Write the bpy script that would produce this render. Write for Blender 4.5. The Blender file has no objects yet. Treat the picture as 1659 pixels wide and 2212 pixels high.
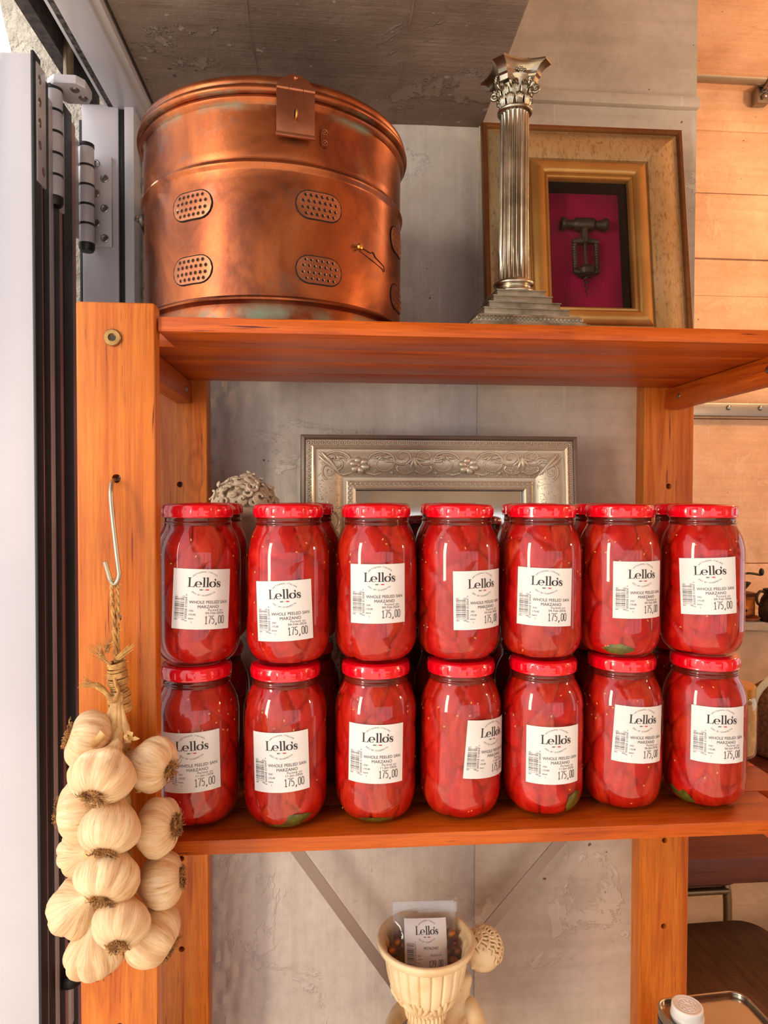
import bpy, bmesh, math, random
from mathutils import Vector, Matrix, noise
import numpy as np

random.seed(7)
PI = math.pi
S = bpy.context.scene
C = S.collection
R = math.radians

# ---------------------------------------------------------------- camera
cam_d = bpy.data.cameras.new('camera')
cam = bpy.data.objects.new('camera', cam_d)
C.objects.link(cam)
S.camera = cam
cam_d.sensor_fit = 'VERTICAL'
cam_d.sensor_height = 24.0
cam_d.lens = 24.0 * 1480.0 / 2212.0
cam_d.clip_start = 0.02
cam_d.clip_end = 200
cam.location = (0, 0, 1.5)
cam.rotation_mode = 'XYZ'
cam.matrix_world = Matrix.Translation((0, 0, 1.5)) @ Matrix.Rotation(R(-4.45), 4, 'Z') @ Matrix.Rotation(R(90 - 1.25), 4, 'X') @ Matrix.Rotation(R(.14), 4, 'Z')

# ---------------------------------------------------------------- world, sun, lamps, exposure
S.view_settings.view_transform = 'Standard'
S.view_settings.look = 'None'
S.view_settings.gamma = 1
S.view_settings.use_curve_mapping = False
S.view_settings.exposure = 0.42
S.cycles.use_denoising = True
S.cycles.max_bounces = 10
S.cycles.diffuse_bounces = 5
S.cycles.transparent_max_bounces = 24
S.cycles.caustics_reflective = False
S.cycles.caustics_refractive = False

W = bpy.data.worlds.new('sky')
S.world = W
W.use_nodes = True
bg = W.node_tree.nodes['Background']
bg.inputs['Color'].default_value = (0.95, 0.97, 1.0, 1)
bg.inputs['Strength'].default_value = 1.3

def light(name, kind, loc, energy, color, size=None, look=None, size_y=None):
    d = bpy.data.lights.new(name, kind)
    d.energy = energy
    d.color = color
    o = bpy.data.objects.new(name, d)
    C.objects.link(o)
    o.location = loc
    if kind == 'AREA':
        d.size = size
        if size_y:
            d.shape = 'RECTANGLE'
            d.size_y = size_y
    elif kind == 'POINT':
        d.shadow_soft_size = size
    elif kind == 'SUN':
        d.angle = size
    if look is not None:
        o.rotation_euler = (Vector(look)).to_track_quat('-Z', 'Y').to_euler()
    return o

light('sun', 'SUN', (-4, 3, 6), 9.0, (1.0, .93, .82), R(1.0), (.55, -.42, -.72))
# assumed warm lamps of the dining room on the right, out of view
light('assumed_room_lamp', 'POINT', (2.5, 1.9, 2.75), 40, (1.0, .60, .30), .09)
light('assumed_room_lamp', 'POINT', (2.3, .25, 1.95), 30, (1.0, .60, .28), .06)
# assumed warm light from the left, an added area lamp out of view
light('assumed_key_light', 'AREA', (-2.9, -1.75, 2.05), 78, (1.0, .84, .66), .55, (.76, .64, -.17), 2.3)

# ---------------------------------------------------------------- material helpers
def srgb(r, g, b):
    f = lambda c: (c / 255 / 12.92) if c / 255 <= .04045 else ((c / 255 + .055) / 1.055) ** 2.4
    return (f(r), f(g), f(b), 1)

class NT:
    def __init__(s, name):
        s.m = bpy.data.materials.new(name)
        s.m.use_nodes = True
        s.t = s.m.node_tree
        s.t.nodes.clear()
        s.out = s.t.nodes.new('ShaderNodeOutputMaterial')
    def n(s, typ, ins=None, **props):
        nd = s.t.nodes.new('ShaderNode' + typ)
        for k, v in props.items():
            setattr(nd, k, v)
        for k, v in (ins or {}).items():
            sock = nd.inputs[k]
            if isinstance(v, bpy.types.NodeSocket):
                s.t.links.new(v, sock)
            else:
                sock.default_value = v
        return nd
    def ramp(s, fac, stops, interp='LINEAR'):
        nd = s.n('ValToRGB', {'Fac': fac})
        nd.color_ramp.interpolation = interp
        e = nd.color_ramp.elements
        while len(e) > 1:
            e.remove(e[-1])
        e[0].position, e[0].color = stops[0][0], stops[0][1]
        for p, c in stops[1:]:
            x = e.new(p)
            x.color = c
        return nd.outputs['Color']
    def math(s, op, a, b=0.0, c=None):
        ins = {0: a, 1: b}
        if c is not None:
            ins[2] = c
        return s.n('Math', ins, operation=op).outputs[0]
    def mix(s, fac, a, b, mode='MIX'):
        nd = s.n('Mix', {'Factor': fac}, data_type='RGBA', blend_type=mode)
        for sock, v in ((nd.inputs[6], a), (nd.inputs[7], b)):
            if isinstance(v, bpy.types.NodeSocket):
                s.t.links.new(v, sock)
            else:
                sock.default_value = v
        return nd.outputs[2]
    def coords(s, scale=(1, 1, 1), kind='Object', rand=True, rot=(0, 0, 0)):
        tc = s.n('TexCoord')
        mp = s.n('Mapping', {'Vector': tc.outputs[kind], 'Scale': scale, 'Rotation': rot})
        if rand:
            oi = s.n('ObjectInfo')
            off = s.math('MULTIPLY', oi.outputs['Random'], 37.0)
            v = s.n('CombineXYZ', {0: off, 1: off, 2: off})
            return s.n('VectorMath', {0: mp.outputs[0], 1: v.outputs[0]}, operation='ADD').outputs[0]
        return mp.outputs[0]
    def noise(s, vec, scale, detail=4, rough=.55, dist=0.0, color=False):
        nd = s.n('TexNoise', {'Vector': vec, 'Scale': scale, 'Detail': detail, 'Roughness': rough, 'Distortion': dist})
        return nd.outputs['Color' if color else 'Fac']
    def voro(s, vec, scale, feature='F1', out='Distance', rnd=1.0):
        nd = s.n('TexVoronoi', {'Vector': vec, 'Scale': scale, 'Randomness': rnd}, feature=feature)
        return nd.outputs[out]
    def bump(s, h, strength=.3, dist=.002, normal=None):
        ins = {'Height': h, 'Strength': strength, 'Distance': dist}
        if normal is not None:
            ins['Normal'] = normal
        return s.n('Bump', ins).outputs[0]
    def principled(s, **k):
        p = s.n('BsdfPrincipled', {kk.replace('_', ' '): v for kk, v in k.items()})
        s.t.links.new(p.outputs[0], s.out.inputs[0])
        return s.m

def plain(name, col, rough=.5, metal=0.0, col2=None, scale=20, lo=.4, hi=.6, bump=0, bscale=60, bdist=.001, coat=0.0, detail=4, spec=.5):
    t = NT(name)
    v = t.coords()
    base = col
    if col2:
        base = t.ramp(t.noise(v, scale, detail), [(lo, col), (hi, col2)])
    k = dict(Base_Color=base, Roughness=rough, Metallic=metal, Coat_Weight=coat, Specular_IOR_Level=spec)
    if bump:
        k['Normal'] = t.bump(t.noise(v, bscale, 5), bump, bdist)
    return t.principled(**k)

def wood(name, axis, tones, rough=.34, knots=True, gain=1.0):
    t = NT(name)
    st = [20, 20, 20]
    st[axis] = 1.3
    v = t.coords(tuple(st))
    vf = t.coords(tuple(150 if i != axis else 5 for i in range(3)))
    warp = t.noise(v, .9, 3, .5)
    g = t.noise(v, 2.2, 6, .62, 1.2)
    base = t.ramp(g, [(.30, tones[2]), (.43, tones[0]), (.58, tones[1]), (.72, tones[0])])
    fib = t.noise(vf, 3.2, 4, .7)
    base = t.mix(.55, base, t.ramp(fib, [(.26, (.40, .30, .22, 1)), (.46, (.84, .81, .78, 1)), (.66, (1.12, 1.10, 1.05, 1))]), 'MULTIPLY')
    blot = t.noise(t.coords((1, 1, 1)), 7, 3)
    base = t.mix(.6, base, t.ramp(blot, [(.32, (.72, .62, .58, 1)), (.62, (1.08, 1.06, 1.04, 1))]), 'MULTIPLY')
    streak = t.noise(t.coords(tuple(330 if i != axis else 11 for i in range(3))), 1.0, 3, .6)
    base = t.mix(t.ramp(streak, [(.30, (1, 1, 1, 1)), (.36, (0, 0, 0, 1))]), base, tones[3])
    if knots:
        sk = [5.5, 5.5, 5.5]
        sk[axis] = 2.6
        vk = t.coords(tuple(sk))
        d = t.voro(vk, 1.0)
        d = t.math('ADD', d, t.math('MULTIPLY', t.math('SUBTRACT', t.noise(v, 2.4, 3), .5), .07))
        ring = t.math('SINE', t.math('MULTIPLY', d, 150.0))
        ringm = t.ramp(d, [(.05, (.6, .6, .6, 1)), (.17, (0, 0, 0, 1))])
        base = t.mix(t.math('MULTIPLY', ringm, t.math('MULTIPLY_ADD', ring, .35, .45)), base, tones[3])
        base = t.mix(t.ramp(d, [(.02, (1, 1, 1, 1)), (.06, (0, 0, 0, 1))]), base, tones[4])
    h = t.math('ADD', t.math('MULTIPLY', fib, .5), t.math('MULTIPLY', streak, .5))
    return t.principled(Base_Color=base, Roughness=t.math('MULTIPLY_ADD', fib, .22, rough - .08),
                        Normal=t.bump(h, .22, .0007), Coat_Weight=.06, Coat_Roughness=.25, Specular_IOR_Level=.28)

T_ORANGE = (srgb(192, 101, 30), srgb(208, 121, 40), srgb(164, 72, 18), srgb(112, 44, 18), srgb(70, 26, 12))
T_SHELF = (srgb(176, 76, 13), srgb(192, 92, 20), srgb(144, 52, 8), srgb(96, 32, 12), srgb(58, 20, 10))
wood_post = wood('stained_pine_post', 2, T_ORANGE)
wood_shelf = wood('stained_pine_shelf', 0, T_SHELF)
wood_cleat = wood('stained_pine_cleat', 1, T_SHELF, knots=False)

def concrete(name, c1, c2, c3, vertical=True, bump=.55, board=.118, pit_scale=46, patchy=.35):
    t = NT(name)
    v = t.coords(rand=False)
    n1 = t.noise(v, 3.2, 6, .6)
    base = t.ramp(n1, [(.30, c2), (.50, c1), (.70, c3)])
    st = t.noise(t.coords((16, 16, .8) if vertical else (.8, 16, 16), rand=False), 3.0, 5, .65)
    base = t.mix(.5, base, t.ramp(st, [(.3, (.80, .78, .76, 1)), (.6, (1.04, 1.04, 1.04, 1))]), 'MULTIPLY')
    n3 = t.noise(v, 60, 4, .7)
    base = t.mix(.35, base, t.ramp(n3, [(.3, (.72, .70, .68, 1)), (.55, (1, 1, 1, 1))]), 'MULTIPLY')
    # small blow holes
    vj = t.n('VectorMath', {0: v, 1: t.n('VectorMath', {0: t.noise(v, 30, 2, color=True), 1: (.02, .02, .02)}, operation='MULTIPLY').outputs[0]}, operation='ADD').outputs[0]
    pd = t.voro(vj, pit_scale)
    sel = t.noise(v, 5.0, 2)
    thr = t.math('MULTIPLY', t.math('MAXIMUM', t.math('SUBTRACT', sel, .50), 0.0), .62)
    pit = t.math('GREATER_THAN', thr, pd)
    base = t.mix(t.math('MULTIPLY', pit, .8), base, (.055, .045, .04, 1))
    # pale scratches
    sc = t.noise(t.coords((26, 26, 2.0), rand=False, rot=(.3, .8, .2)), 2.4, 2, .5)
    base = t.mix(t.math('MULTIPLY', t.ramp(sc, [(.70, (0, 0, 0, 1)), (.73, (1, 1, 1, 1))]), .30), base, (.75, .71, .67, 1))
    pn = t.noise(v, 5.5, 7, .72, .6)
    patch = t.ramp(pn, [(.585, (0, 0, 0, 1)), (.605, (1, 1, 1, 1))])
    base = t.mix(t.math('MULTIPLY', patch, patchy), base, c3)
    h = t.math('ADD', t.math('MULTIPLY', st, .5), t.math('MULTIPLY', n3, .28))
    h = t.math('ADD', h, t.math('MULTIPLY', patch, .45))
    h = t.math('ADD', h, t.math('MULTIPLY', t.noise(v, 14, 5, .6), .8))
    h = t.math('SUBTRACT', h, t.math('MULTIPLY', pit, .9))
    return t.principled(Base_Color=base, Roughness=.86, Normal=t.bump(h, bump, .006), Specular_IOR_Level=.25)

conc_wall = concrete('board_formed_concrete', srgb(204, 193, 183), srgb(178, 166, 156), srgb(216, 207, 198))
conc_pillar = concrete('painted_concrete', srgb(204, 188, 170), srgb(182, 164, 146), srgb(216, 202, 186), vertical=False)
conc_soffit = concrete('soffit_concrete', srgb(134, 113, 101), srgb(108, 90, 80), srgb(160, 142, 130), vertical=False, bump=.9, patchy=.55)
conc_far = concrete('far_wall_concrete', srgb(222, 184, 150), srgb(202, 160, 126), srgb(234, 202, 172), vertical=False, bump=.5, pit_scale=26)
conc_floor = concrete('concrete_floor', srgb(196, 184, 160), srgb(170, 158, 136), srgb(212, 202, 182), vertical=False, bump=.2)
render_ext = plain('rough_exterior_render', srgb(176, 168, 156), .9, 0, srgb(206, 200, 188), 30, bump=1.0, bscale=70, bdist=.02)
plaster_in = plain('white_plaster', srgb(214, 208, 200), .85, 0, srgb(202, 196, 188), 3, bump=.15, bscale=40)
pavement = plain('pavement', srgb(176, 172, 164), .9, 0, srgb(150, 146, 140), 4)
alu_white = plain('white_coated_aluminium', srgb(196, 192, 198), .32, 0, srgb(188, 184, 191), 3, coat=.1)
alu_grey = plain('grey_coated_aluminium', srgb(196, 186, 184), .42)
alu_shadow = plain('shaded_edge_aluminium', srgb(182, 142, 138), .5)  # leaf edge metal lying in shadow, the shade put into its brown tint
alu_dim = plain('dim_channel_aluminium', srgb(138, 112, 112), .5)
rubber = plain('black_rubber_seal', srgb(20, 19, 22), .45)
brush_pile = plain('brush_pile', srgb(92, 86, 80), .9, 0, srgb(40, 36, 36), 160, bump=.8, bscale=260)
dirt_dark = plain('dark_track_edge', srgb(44, 38, 38), .8, 0, srgb(70, 60, 56), 120, bump=.6, bscale=200)
steel_screw = plain('steel_screw', srgb(150, 146, 142), .35, 1)
dark_hole = plain('dark_recess', srgb(16, 12, 10), .9)

def glass_thin(name, tint=(1, 1, 1, 1), rough=.02, ior=1.5, haze=0.0):
    t = NT(name)
    fr = t.math('MINIMUM', t.n('Fresnel', {'IOR': ior}).outputs[0], .30)
    tr = t.n('BsdfTransparent', {'Color': tint}).outputs[0]
    gl = t.n('BsdfGlossy', {'Color': (1, 1, 1, 1), 'Roughness': rough}).outputs[0]
    mx = t.n('MixShader', {0: fr, 1: tr, 2: gl}).outputs[0]
    if haze:
        df = t.n('BsdfDiffuse', {'Color': (.9, .9, .9, 1)}).outputs[0]
        mx = t.n('MixShader', {0: haze, 1: mx, 2: df}).outputs[0]
    t.t.links.new(mx, t.out.inputs[0])
    return t.m
jar_glass = glass_thin('jar_glass', (.985, .985, .98, 1), .015, 1.52)
pane_glass = glass_thin('picture_glass', (.97, .97, .97, 1), .03, 1.2)
bag_film = glass_thin('clear_bag_film', (.97, .97, .97, 1), .08, 1.5, .05)
seal_film = glass_thin('heat_sealed_film', (.92, .92, .92, 1), .2, 1.4, .22)

def tomato_mat():
    t = NT('peeled_tomatoes')
    at = t.n('Attribute', attribute_name='tone')
    v = t.coords(rand=True)
    n1 = t.noise(v, 60, 4, .6, .5)
    n2 = t.noise(t.coords((60, 60, 14)), 3.2, 3, .6)
    red = t.ramp(n1, [(.34, srgb(164, 4, 6)), (.52, srgb(190, 8, 7)), (.70, srgb(208, 36, 14))])
    warm = t.ramp(n2, [(.35, srgb(156, 16, 10)), (.62, srgb(196, 58, 18))])
    sep = t.n('SeparateColor', {'Color': at.outputs['Color']})
    base = t.mix(t.math('MULTIPLY', sep.outputs[0], .75), red, warm)
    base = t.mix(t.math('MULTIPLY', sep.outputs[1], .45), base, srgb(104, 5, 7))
    return t.principled(Base_Color=base, Roughness=.42, Specular_IOR_Level=.2,
                        Subsurface_Weight=.15, Subsurface_Radius=(.008, .001, .0005), Subsurface_Scale=1.0,
                        Normal=t.bump(t.noise(v, 160, 4), .12, .001))
tomato = tomato_mat()
liquid_neck = plain('dark_tomato_juice', srgb(120, 30, 12), .6, 0, srgb(84, 16, 10), 40, spec=.05)
seed_mat = plain('tomato_seed', srgb(226, 160, 74), .4)
basil_mat = plain('basil_leaf', srgb(104, 104, 26), .5, 0, srgb(72, 66, 16), 120)
lid_red = plain('red_lacquered_lid', srgb(222, 4, 26), .2, 0, coat=.7)
paper = plain('white_label_paper', srgb(222, 218, 216), .62, 0, srgb(216, 211, 208), 25, spec=.3)
ink = plain('black_ink', srgb(34, 32, 34), .6)
ink_soft = plain('grey_thermal_ink', srgb(74, 70, 74), .6)
ink_green = plain('dark_green_ink', srgb(86, 98, 88), .6)
ink_red = plain('red_ink', srgb(196, 30, 62), .6)
ink_pale = plain('pale_grey_ink', srgb(200, 196, 194), .6)

def copper_mat(name='aged_copper', k=1.0):
    t = NT(name)
    v = t.coords(rand=False)
    n1 = t.noise(v, 9, 6, .62, .8)
    base = t.ramp(n1, [(.28, srgb(88, 48, 38)), (.43, srgb(132, 72, 48)), (.57, srgb(170, 94, 54)), (.72, srgb(188, 112, 70))])
    n2 = t.noise(v, 24, 5, .7)
    base = t.mix(t.ramp(n2, [(.56, (0, 0, 0, 1)), (.70, (.7, .7, .7, 1))]), base, srgb(126, 98, 84))
    n3 = t.noise(v, 130, 4, .7)
    base = t.mix(t.ramp(n3, [(.60, (0, 0, 0, 1)), (.74, (.5, .5, .5, 1))]), base, srgb(92, 84, 72))
    at = t.n('Attribute', attribute_name='tone')
    sep = t.n('SeparateColor', {'Color': at.outputs['Color']})
    gm = t.math('MULTIPLY', sep.outputs[0], t.ramp(t.noise(v, 22, 4, .6), [(.46, (0, 0, 0, 1)), (.66, (.9, .9, .9, 1))]))
    base = t.mix(gm, base, srgb(110, 132, 112))
    met = t.math('SUBTRACT', .92, t.math('MULTIPLY', gm, .8))
    rough = t.math('ADD', t.math('MULTIPLY_ADD', n1, .22, .24), t.math('MULTIPLY', gm, .3))
    return t.principled(Base_Color=base, Metallic=met, Roughness=rough, Normal=t.bump(t.math('ADD', n2, t.math('MULTIPLY', n3, .4)), .10, .002))
copper = copper_mat()
copper_dark = plain('dull_copper', srgb(182, 116, 84), .40, .9, srgb(150, 90, 62), 18, bump=.1)
brass = plain('brass', srgb(190, 140, 70), .3, 1)
brass_dull = plain('dull_brass', srgb(176, 136, 84), .42, .9, srgb(140, 104, 62), 60)
iron = plain('dark_iron', srgb(46, 40, 36), .45, .7, srgb(70, 60, 50), 30)
silver = plain('tarnished_silver', srgb(196, 186, 168), .27, 1, srgb(138, 128, 110), 26, .38, .66, bump=.08, bscale=120)
silver_dark = plain('dull_silver_base', srgb(168, 156, 134), .42, .9, srgb(112, 102, 84), 40, .38, .66, bump=.15, bscale=150)
wire = plain('galvanised_wire', srgb(176, 168, 148), .35, .9)

def gold_mat(name, c1, c2, speck, dens, metal=.72):
    t = NT(name)
    v = t.coords()
    n = t.noise(v, 8, 4)
    base = t.ramp(n, [(.35, c1), (.65, c2)])
    vs = t.coords((30, 30, 30))
    s = t.noise(t.coords((160, 60, 60)), 1.6, 5, .7)
    base = t.mix(t.ramp(s, [(dens - .04, (0, 0, 0, 1)), (dens + .16, (.75, .75, .75, 1))]), base, speck)
    return t.principled(Base_Color=base, Metallic=metal, Roughness=.36, Normal=t.bump(s, .12, .001))
gold_scoop = gold_mat('speckled_gold_leaf', srgb(198, 176, 136), srgb(178, 148, 102), srgb(110, 74, 42), .55)
gold_lip = gold_mat('gold_lip', srgb(196, 150, 84), srgb(168, 118, 58), srgb(110, 66, 30), .66)
gold_dark = gold_mat('brown_gold_edge', srgb(136, 90, 50), srgb(112, 70, 38), srgb(70, 38, 20), .6)
silver_leaf = gold_mat('champagne_silver_leaf', srgb(214, 200, 176), srgb(196, 178, 152), srgb(140, 84, 64), .64, .4)
silver_edge = gold_mat('taupe_edge', srgb(150, 136, 122), srgb(128, 114, 102), srgb(90, 70, 58), .66)
black_card = plain('black_card', srgb(20, 15, 15), .9, spec=.1)
velvet = plain('crimson_velvet', srgb(146, 8, 58), .95, 0, srgb(122, 5, 46), 14, bump=.2, bscale=300, spec=.05)
mirror_m = plain('mirror', srgb(200, 200, 196), .05, 1)
plaster = plain('cast_plaster', srgb(206, 192, 168), .7, 0, srgb(186, 168, 142), 40, bump=.15, bscale=120)
stone_cream = plain('cream_cast_stone', srgb(232, 208, 166), .55, 0, srgb(218, 186, 138), 22, bump=.1, bscale=150)

def garlic_mat():
    t = NT('garlic_skin')
    tc = t.n('TexCoord')
    mp = t.n('Mapping', {'Vector': tc.outputs['UV'], 'Scale': (26, 1.6, 1)})
    oi = t.n('ObjectInfo')
    off = t.n('CombineXYZ', {0: t.math('MULTIPLY', oi.outputs['Random'], 50.0), 1: 0.0, 2: t.math('MULTIPLY', oi.outputs['Random'], 13.0)}).outputs[0]
    v = t.n('VectorMath', {0: mp.outputs[0], 1: off}, operation='ADD').outputs[0]
    s = t.noise(v, 3.4, 5, .65, .4)
    s2 = t.noise(v, .7, 3, .5)
    base = t.ramp(s, [(.28, srgb(176, 136, 94)), (.38, srgb(216, 184, 142)), (.58, srgb(232, 210, 176))])
    base = t.mix(.5, base, t.ramp(s2, [(.35, srgb(226, 178, 120)), (.6, srgb(250, 240, 222))]), 'MULTIPLY')
    o = t.coords()
    base = t.mix(t.math('MULTIPLY', t.ramp(t.noise(o, 45, 4), [(.56, (0, 0, 0, 1)), (.66, (1, 1, 1, 1))]), .35), base, srgb(206, 166, 120))
    return t.principled(Base_Color=base, Roughness=.42, Specular_IOR_Level=.4, Subsurface_Weight=.12, Subsurface_Radius=(.004, .002, .001),
                        Normal=t.bump(t.math('ADD', s, t.math('MULTIPLY', t.noise(o, 90, 4), .6)), .35, .0016))
garlic = garlic_mat()
root_mat = plain('garlic_roots', srgb(178, 130, 74), .85, 0, srgb(112, 74, 42), 140)
straw = plain('dry_garlic_stem', srgb(214, 176, 116), .7, 0, srgb(182, 138, 82), 50, bump=.4, bscale=120)
twine = plain('jute_twine', srgb(196, 150, 88), .9, 0, srgb(160, 114, 60), 120, bump=.6, bscale=300)
wood_dark = wood('dark_red_table_wood', 0, (srgb(90, 44, 36), srgb(102, 52, 42), srgb(76, 36, 30), srgb(44, 18, 16), srgb(30, 12, 10)), .4, False)
wood_seat = wood('brown_veneer', 1, (srgb(112, 78, 56), srgb(126, 90, 66), srgb(92, 62, 45), srgb(50, 32, 22), srgb(40, 26, 18)), .45, False)
wood_mill = wood('varnished_mill_wood', 0, (srgb(206, 124, 56), srgb(220, 140, 70), srgb(184, 100, 42), srgb(120, 60, 24), srgb(90, 40, 16)), .4, False)
tube_steel = plain('bronzed_steel_tube', srgb(132, 116, 92), .3, .9)
tin_metal = plain('tinplate', srgb(190, 182, 168), .24, 1, srgb(176, 166, 152), 8)
plastic_white = plain('white_plastic_cap', srgb(228, 220, 212), .45)
cream_paint = plain('cream_tin_print', srgb(232, 224, 200), .4)
navy_paint = plain('dark_tin_print', srgb(44, 46, 58), .4)
wicker = plain('woven_wicker', srgb(120, 80, 52), .8, 0, srgb(86, 52, 32), 120, bump=.9, bscale=160, bdist=.004)
cloth_strap = plain('pale_green_strap', srgb(196, 190, 160), .8)
counter_stone = plain('pale_counter_top', srgb(212, 196, 176), .5, 0, srgb(190, 172, 150), 12)
counter_front = plain('limewashed_counter', srgb(214, 190, 162), .8, 0, srgb(186, 160, 132), 6, bump=.2)
pipe_metal = plain('grey_conduit', srgb(150, 138, 122), .45, .6)
pist_shell = plain('pistachio', srgb(186, 124, 84), .5, 0, srgb(130, 76, 56), 60)
brace_metal = plain('grey_steel_brace', srgb(150, 132, 122), .5, .6)
bag_metal = brass

# ---------------------------------------------------------------- mesh helpers
class MB:
    def __init__(s):
        s.v, s.f, s.mi, s.uv, s.tone = [], [], [], {}, {}
    def add(s, vs, fs, mi=0, T=None, uvs=None, tones=None):
        o = len(s.v)
        for i, p in enumerate(vs):
            p = Vector(p)
            s.v.append(T @ p if T else p)
            if uvs:
                s.uv[o + i] = uvs[i]
            if tones:
                s.tone[o + i] = tones[i]
        for f in fs:
            s.f.append(tuple(o + i for i in f))
            s.mi.append(mi)
        return s
    def box(s, x0, x1, y0, y1, z0, z1, mi=0, T=None):
        return s.add([(x0, y0, z0), (x1, y0, z0), (x1, y1, z0), (x0, y1, z0), (x0, y0, z1), (x1, y0, z1), (x1, y1, z1), (x0, y1, z1)],
                     [(0, 3, 2, 1), (4, 5, 6, 7), (0, 1, 5, 4), (1, 2, 6, 5), (2, 3, 7, 6), (3, 0, 4, 7)], mi, T)
    def lathe(s, prof, n=48, T=None, rf=None, mi=0, tone=None, close=False):
        """prof: list of (r, z); rf(theta, z, r) -> r"""
        vs, fs, uv, tn = [], [], [], []
        m = len(prof)
        for j, (r, z) in enumerate(prof):
            for i in range(n):
                a = 2 * PI * i / n
                rr = rf(a, z, r) if rf else r
                vs.append((rr * math.sin(a), -rr * math.cos(a), z))
                uv.append((i / n if i <= n / 2 else 1 - i / n, j / max(1, m - 1)))
                if tone:
                    tn.append(tone(a, z, r))
        for j in range(m - 1 + (1 if close else 0)):
            k = (j + 1) % m
            for i in range(n):
                i2 = (i + 1) % n
                fs.append((j * n + i, j * n + i2, k * n + i2, k * n + i))
        if not close:
            if prof[0][0] > 1e-6:
                fs.append(tuple(reversed(range(n))))
            if prof[-1][0] > 1e-6:
                fs.append(tuple((m - 1) * n + i for i in range(n)))
        return s.add(vs, fs, mi, T, uv, tn or None)
    def tube(s, pts, r, n=8, closed=False, mi=0, T=None, flat=None):
        pts = [Vector(p) for p in pts]
        m = len(pts)
        rs = r if isinstance(r, (list, tuple)) else [r] * m
        tang = []
        for i in range(m):
            a = pts[(i - 1) % m] if (closed or i > 0) else pts[i]
            b = pts[(i + 1) % m] if (closed or i < m - 1) else pts[i]
            d = b - a
            tang.append(d.normalized() if d.length > 1e-12 else Vector((0, 0, 1)))
        up = Vector((0, 0, 1)) if abs(tang[0].z) < .9 else Vector((1, 0, 0))
        nrm = (up - tang[0] * up.dot(tang[0])).normalized()
        vs, fs = [], []
        for i in range(m):
            nrm = (nrm - tang[i] * nrm.dot(tang[i]))
            nrm = nrm.normalized() if nrm.length > 1e-9 else tang[i].orthogonal().normalized()
            bi = tang[i].cross(nrm)
            for k in range(n):
                a = 2 * PI * k / n
                d = nrm * math.cos(a) + bi * math.sin(a)
                if flat is not None:
                    fl, fk = flat
                    d = d - fl * d.dot(fl) * (1 - fk)
                vs.append(pts[i] + d * rs[i])
        for i in range(m - (0 if closed else 1)):
            j = (i + 1) % m
            for k in range(n):
                k2 = (k + 1) % n
                fs.append((i * n + k, i * n + k2, j * n + k2, j * n + k))
        if not closed:
            fs.append(tuple(reversed(range(n))))
            fs.append(tuple((m - 1) * n + k for k in range(n)))
        return s.add(vs, fs, mi, T)
    def ell(s, c, rad, nu=12, nv=8, T=None, mi=0, fn=None):
        vs, fs = [], []
        c = Vector(c)
        if not isinstance(rad, (tuple, list)):
            rad = (rad,) * 3
        for j in range(1, nv):
            ph = PI * j / nv
            for i in range(nu):
                th = 2 * PI * i / nu
                d = Vector((math.sin(ph) * math.sin(th), -math.sin(ph) * math.cos(th), math.cos(ph)))
                k = fn(d) if fn else 1
                vs.append(c + Vector((d.x * rad[0], d.y * rad[1], d.z * rad[2])) * k)
        for j in range(nv - 2):
            for i in range(nu):
                i2 = (i + 1) % nu
                fs.append((j * nu + i, (j + 1) * nu + i, (j + 1) * nu + i2, j * nu + i2))
        t = len(vs)
        kt, kb = (fn(Vector((0, 0, 1))), fn(Vector((0, 0, -1)))) if fn else (1, 1)
        vs.append(c + Vector((0, 0, rad[2] * kt)))
        vs.append(c - Vector((0, 0, rad[2] * kb)))
        for i in range(nu):
            i2 = (i + 1) % nu
            fs.append((t, i, i2))
            b = (nv - 2) * nu
            fs.append((t + 1, b + i2, b + i))
        return s.add(vs, fs, mi, T)
    def prism(s, poly, y0, y1, mi=0, T=None):
        """polygon in x,z extruded along y"""
        n = len(poly)
        vs = [(x, y0, z) for x, z in poly] + [(x, y1, z) for x, z in poly]
        fs = [tuple(range(n)), tuple(reversed(range(n, 2 * n)))]
        fs += [(i, i + n, (i + 1) % n + n, (i + 1) % n) for i in range(n)]
        return s.add(vs, fs, mi, T)
    def mesh(s, name, mats, smooth=35, bevel=0, bseg=2):
        me = bpy.data.meshes.new(name)
        me.from_pydata([tuple(v) for v in s.v], [], s.f)
        for m in (mats if isinstance(mats, (list, tuple)) else [mats]):
            me.materials.append(m)
        me.polygons.foreach_set('material_index', s.mi)
        if s.uv:
            ul = me.uv_layers.new(name='UVMap')
            arr = np.zeros((len(me.loops), 2), dtype=np.float32)
            idx = np.zeros(len(me.loops), dtype=np.int32)
            me.loops.foreach_get('vertex_index', idx)
            tab = np.zeros((len(s.v), 2), dtype=np.float32)
            for k, u in s.uv.items():
                tab[k] = u
            ul.data.foreach_set('uv', tab[idx].ravel())
        if s.tone:
            ca = me.color_attributes.new('tone', 'FLOAT_COLOR', 'POINT')
            tab = np.zeros((len(s.v), 4), dtype=np.float32)
            tab[:, 3] = 1
            for k, u in s.tone.items():
                tab[k, :len(u)] = u
            ca.data.foreach_set('color', tab.ravel())
        bm = bmesh.new()
        bm.from_mesh(me)
        bmesh.ops.remove_doubles(bm, verts=bm.verts, dist=1e-6)
        if bevel:
            es = [e for e in bm.edges if e.is_manifold and e.calc_face_angle(0) > R(40)]
            bmesh.ops.bevel(bm, geom=es, offset=bevel, segments=bseg, profile=.6, affect='EDGES', clamp_overlap=True)
        bmesh.ops.recalc_face_normals(bm, faces=bm.faces)
        bm.to_mesh(me)
        bm.free()
        if smooth:
            me.polygons.foreach_set('use_smooth', [True] * len(me.polygons))
            me.set_sharp_from_angle(angle=R(smooth))
        return me
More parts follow.
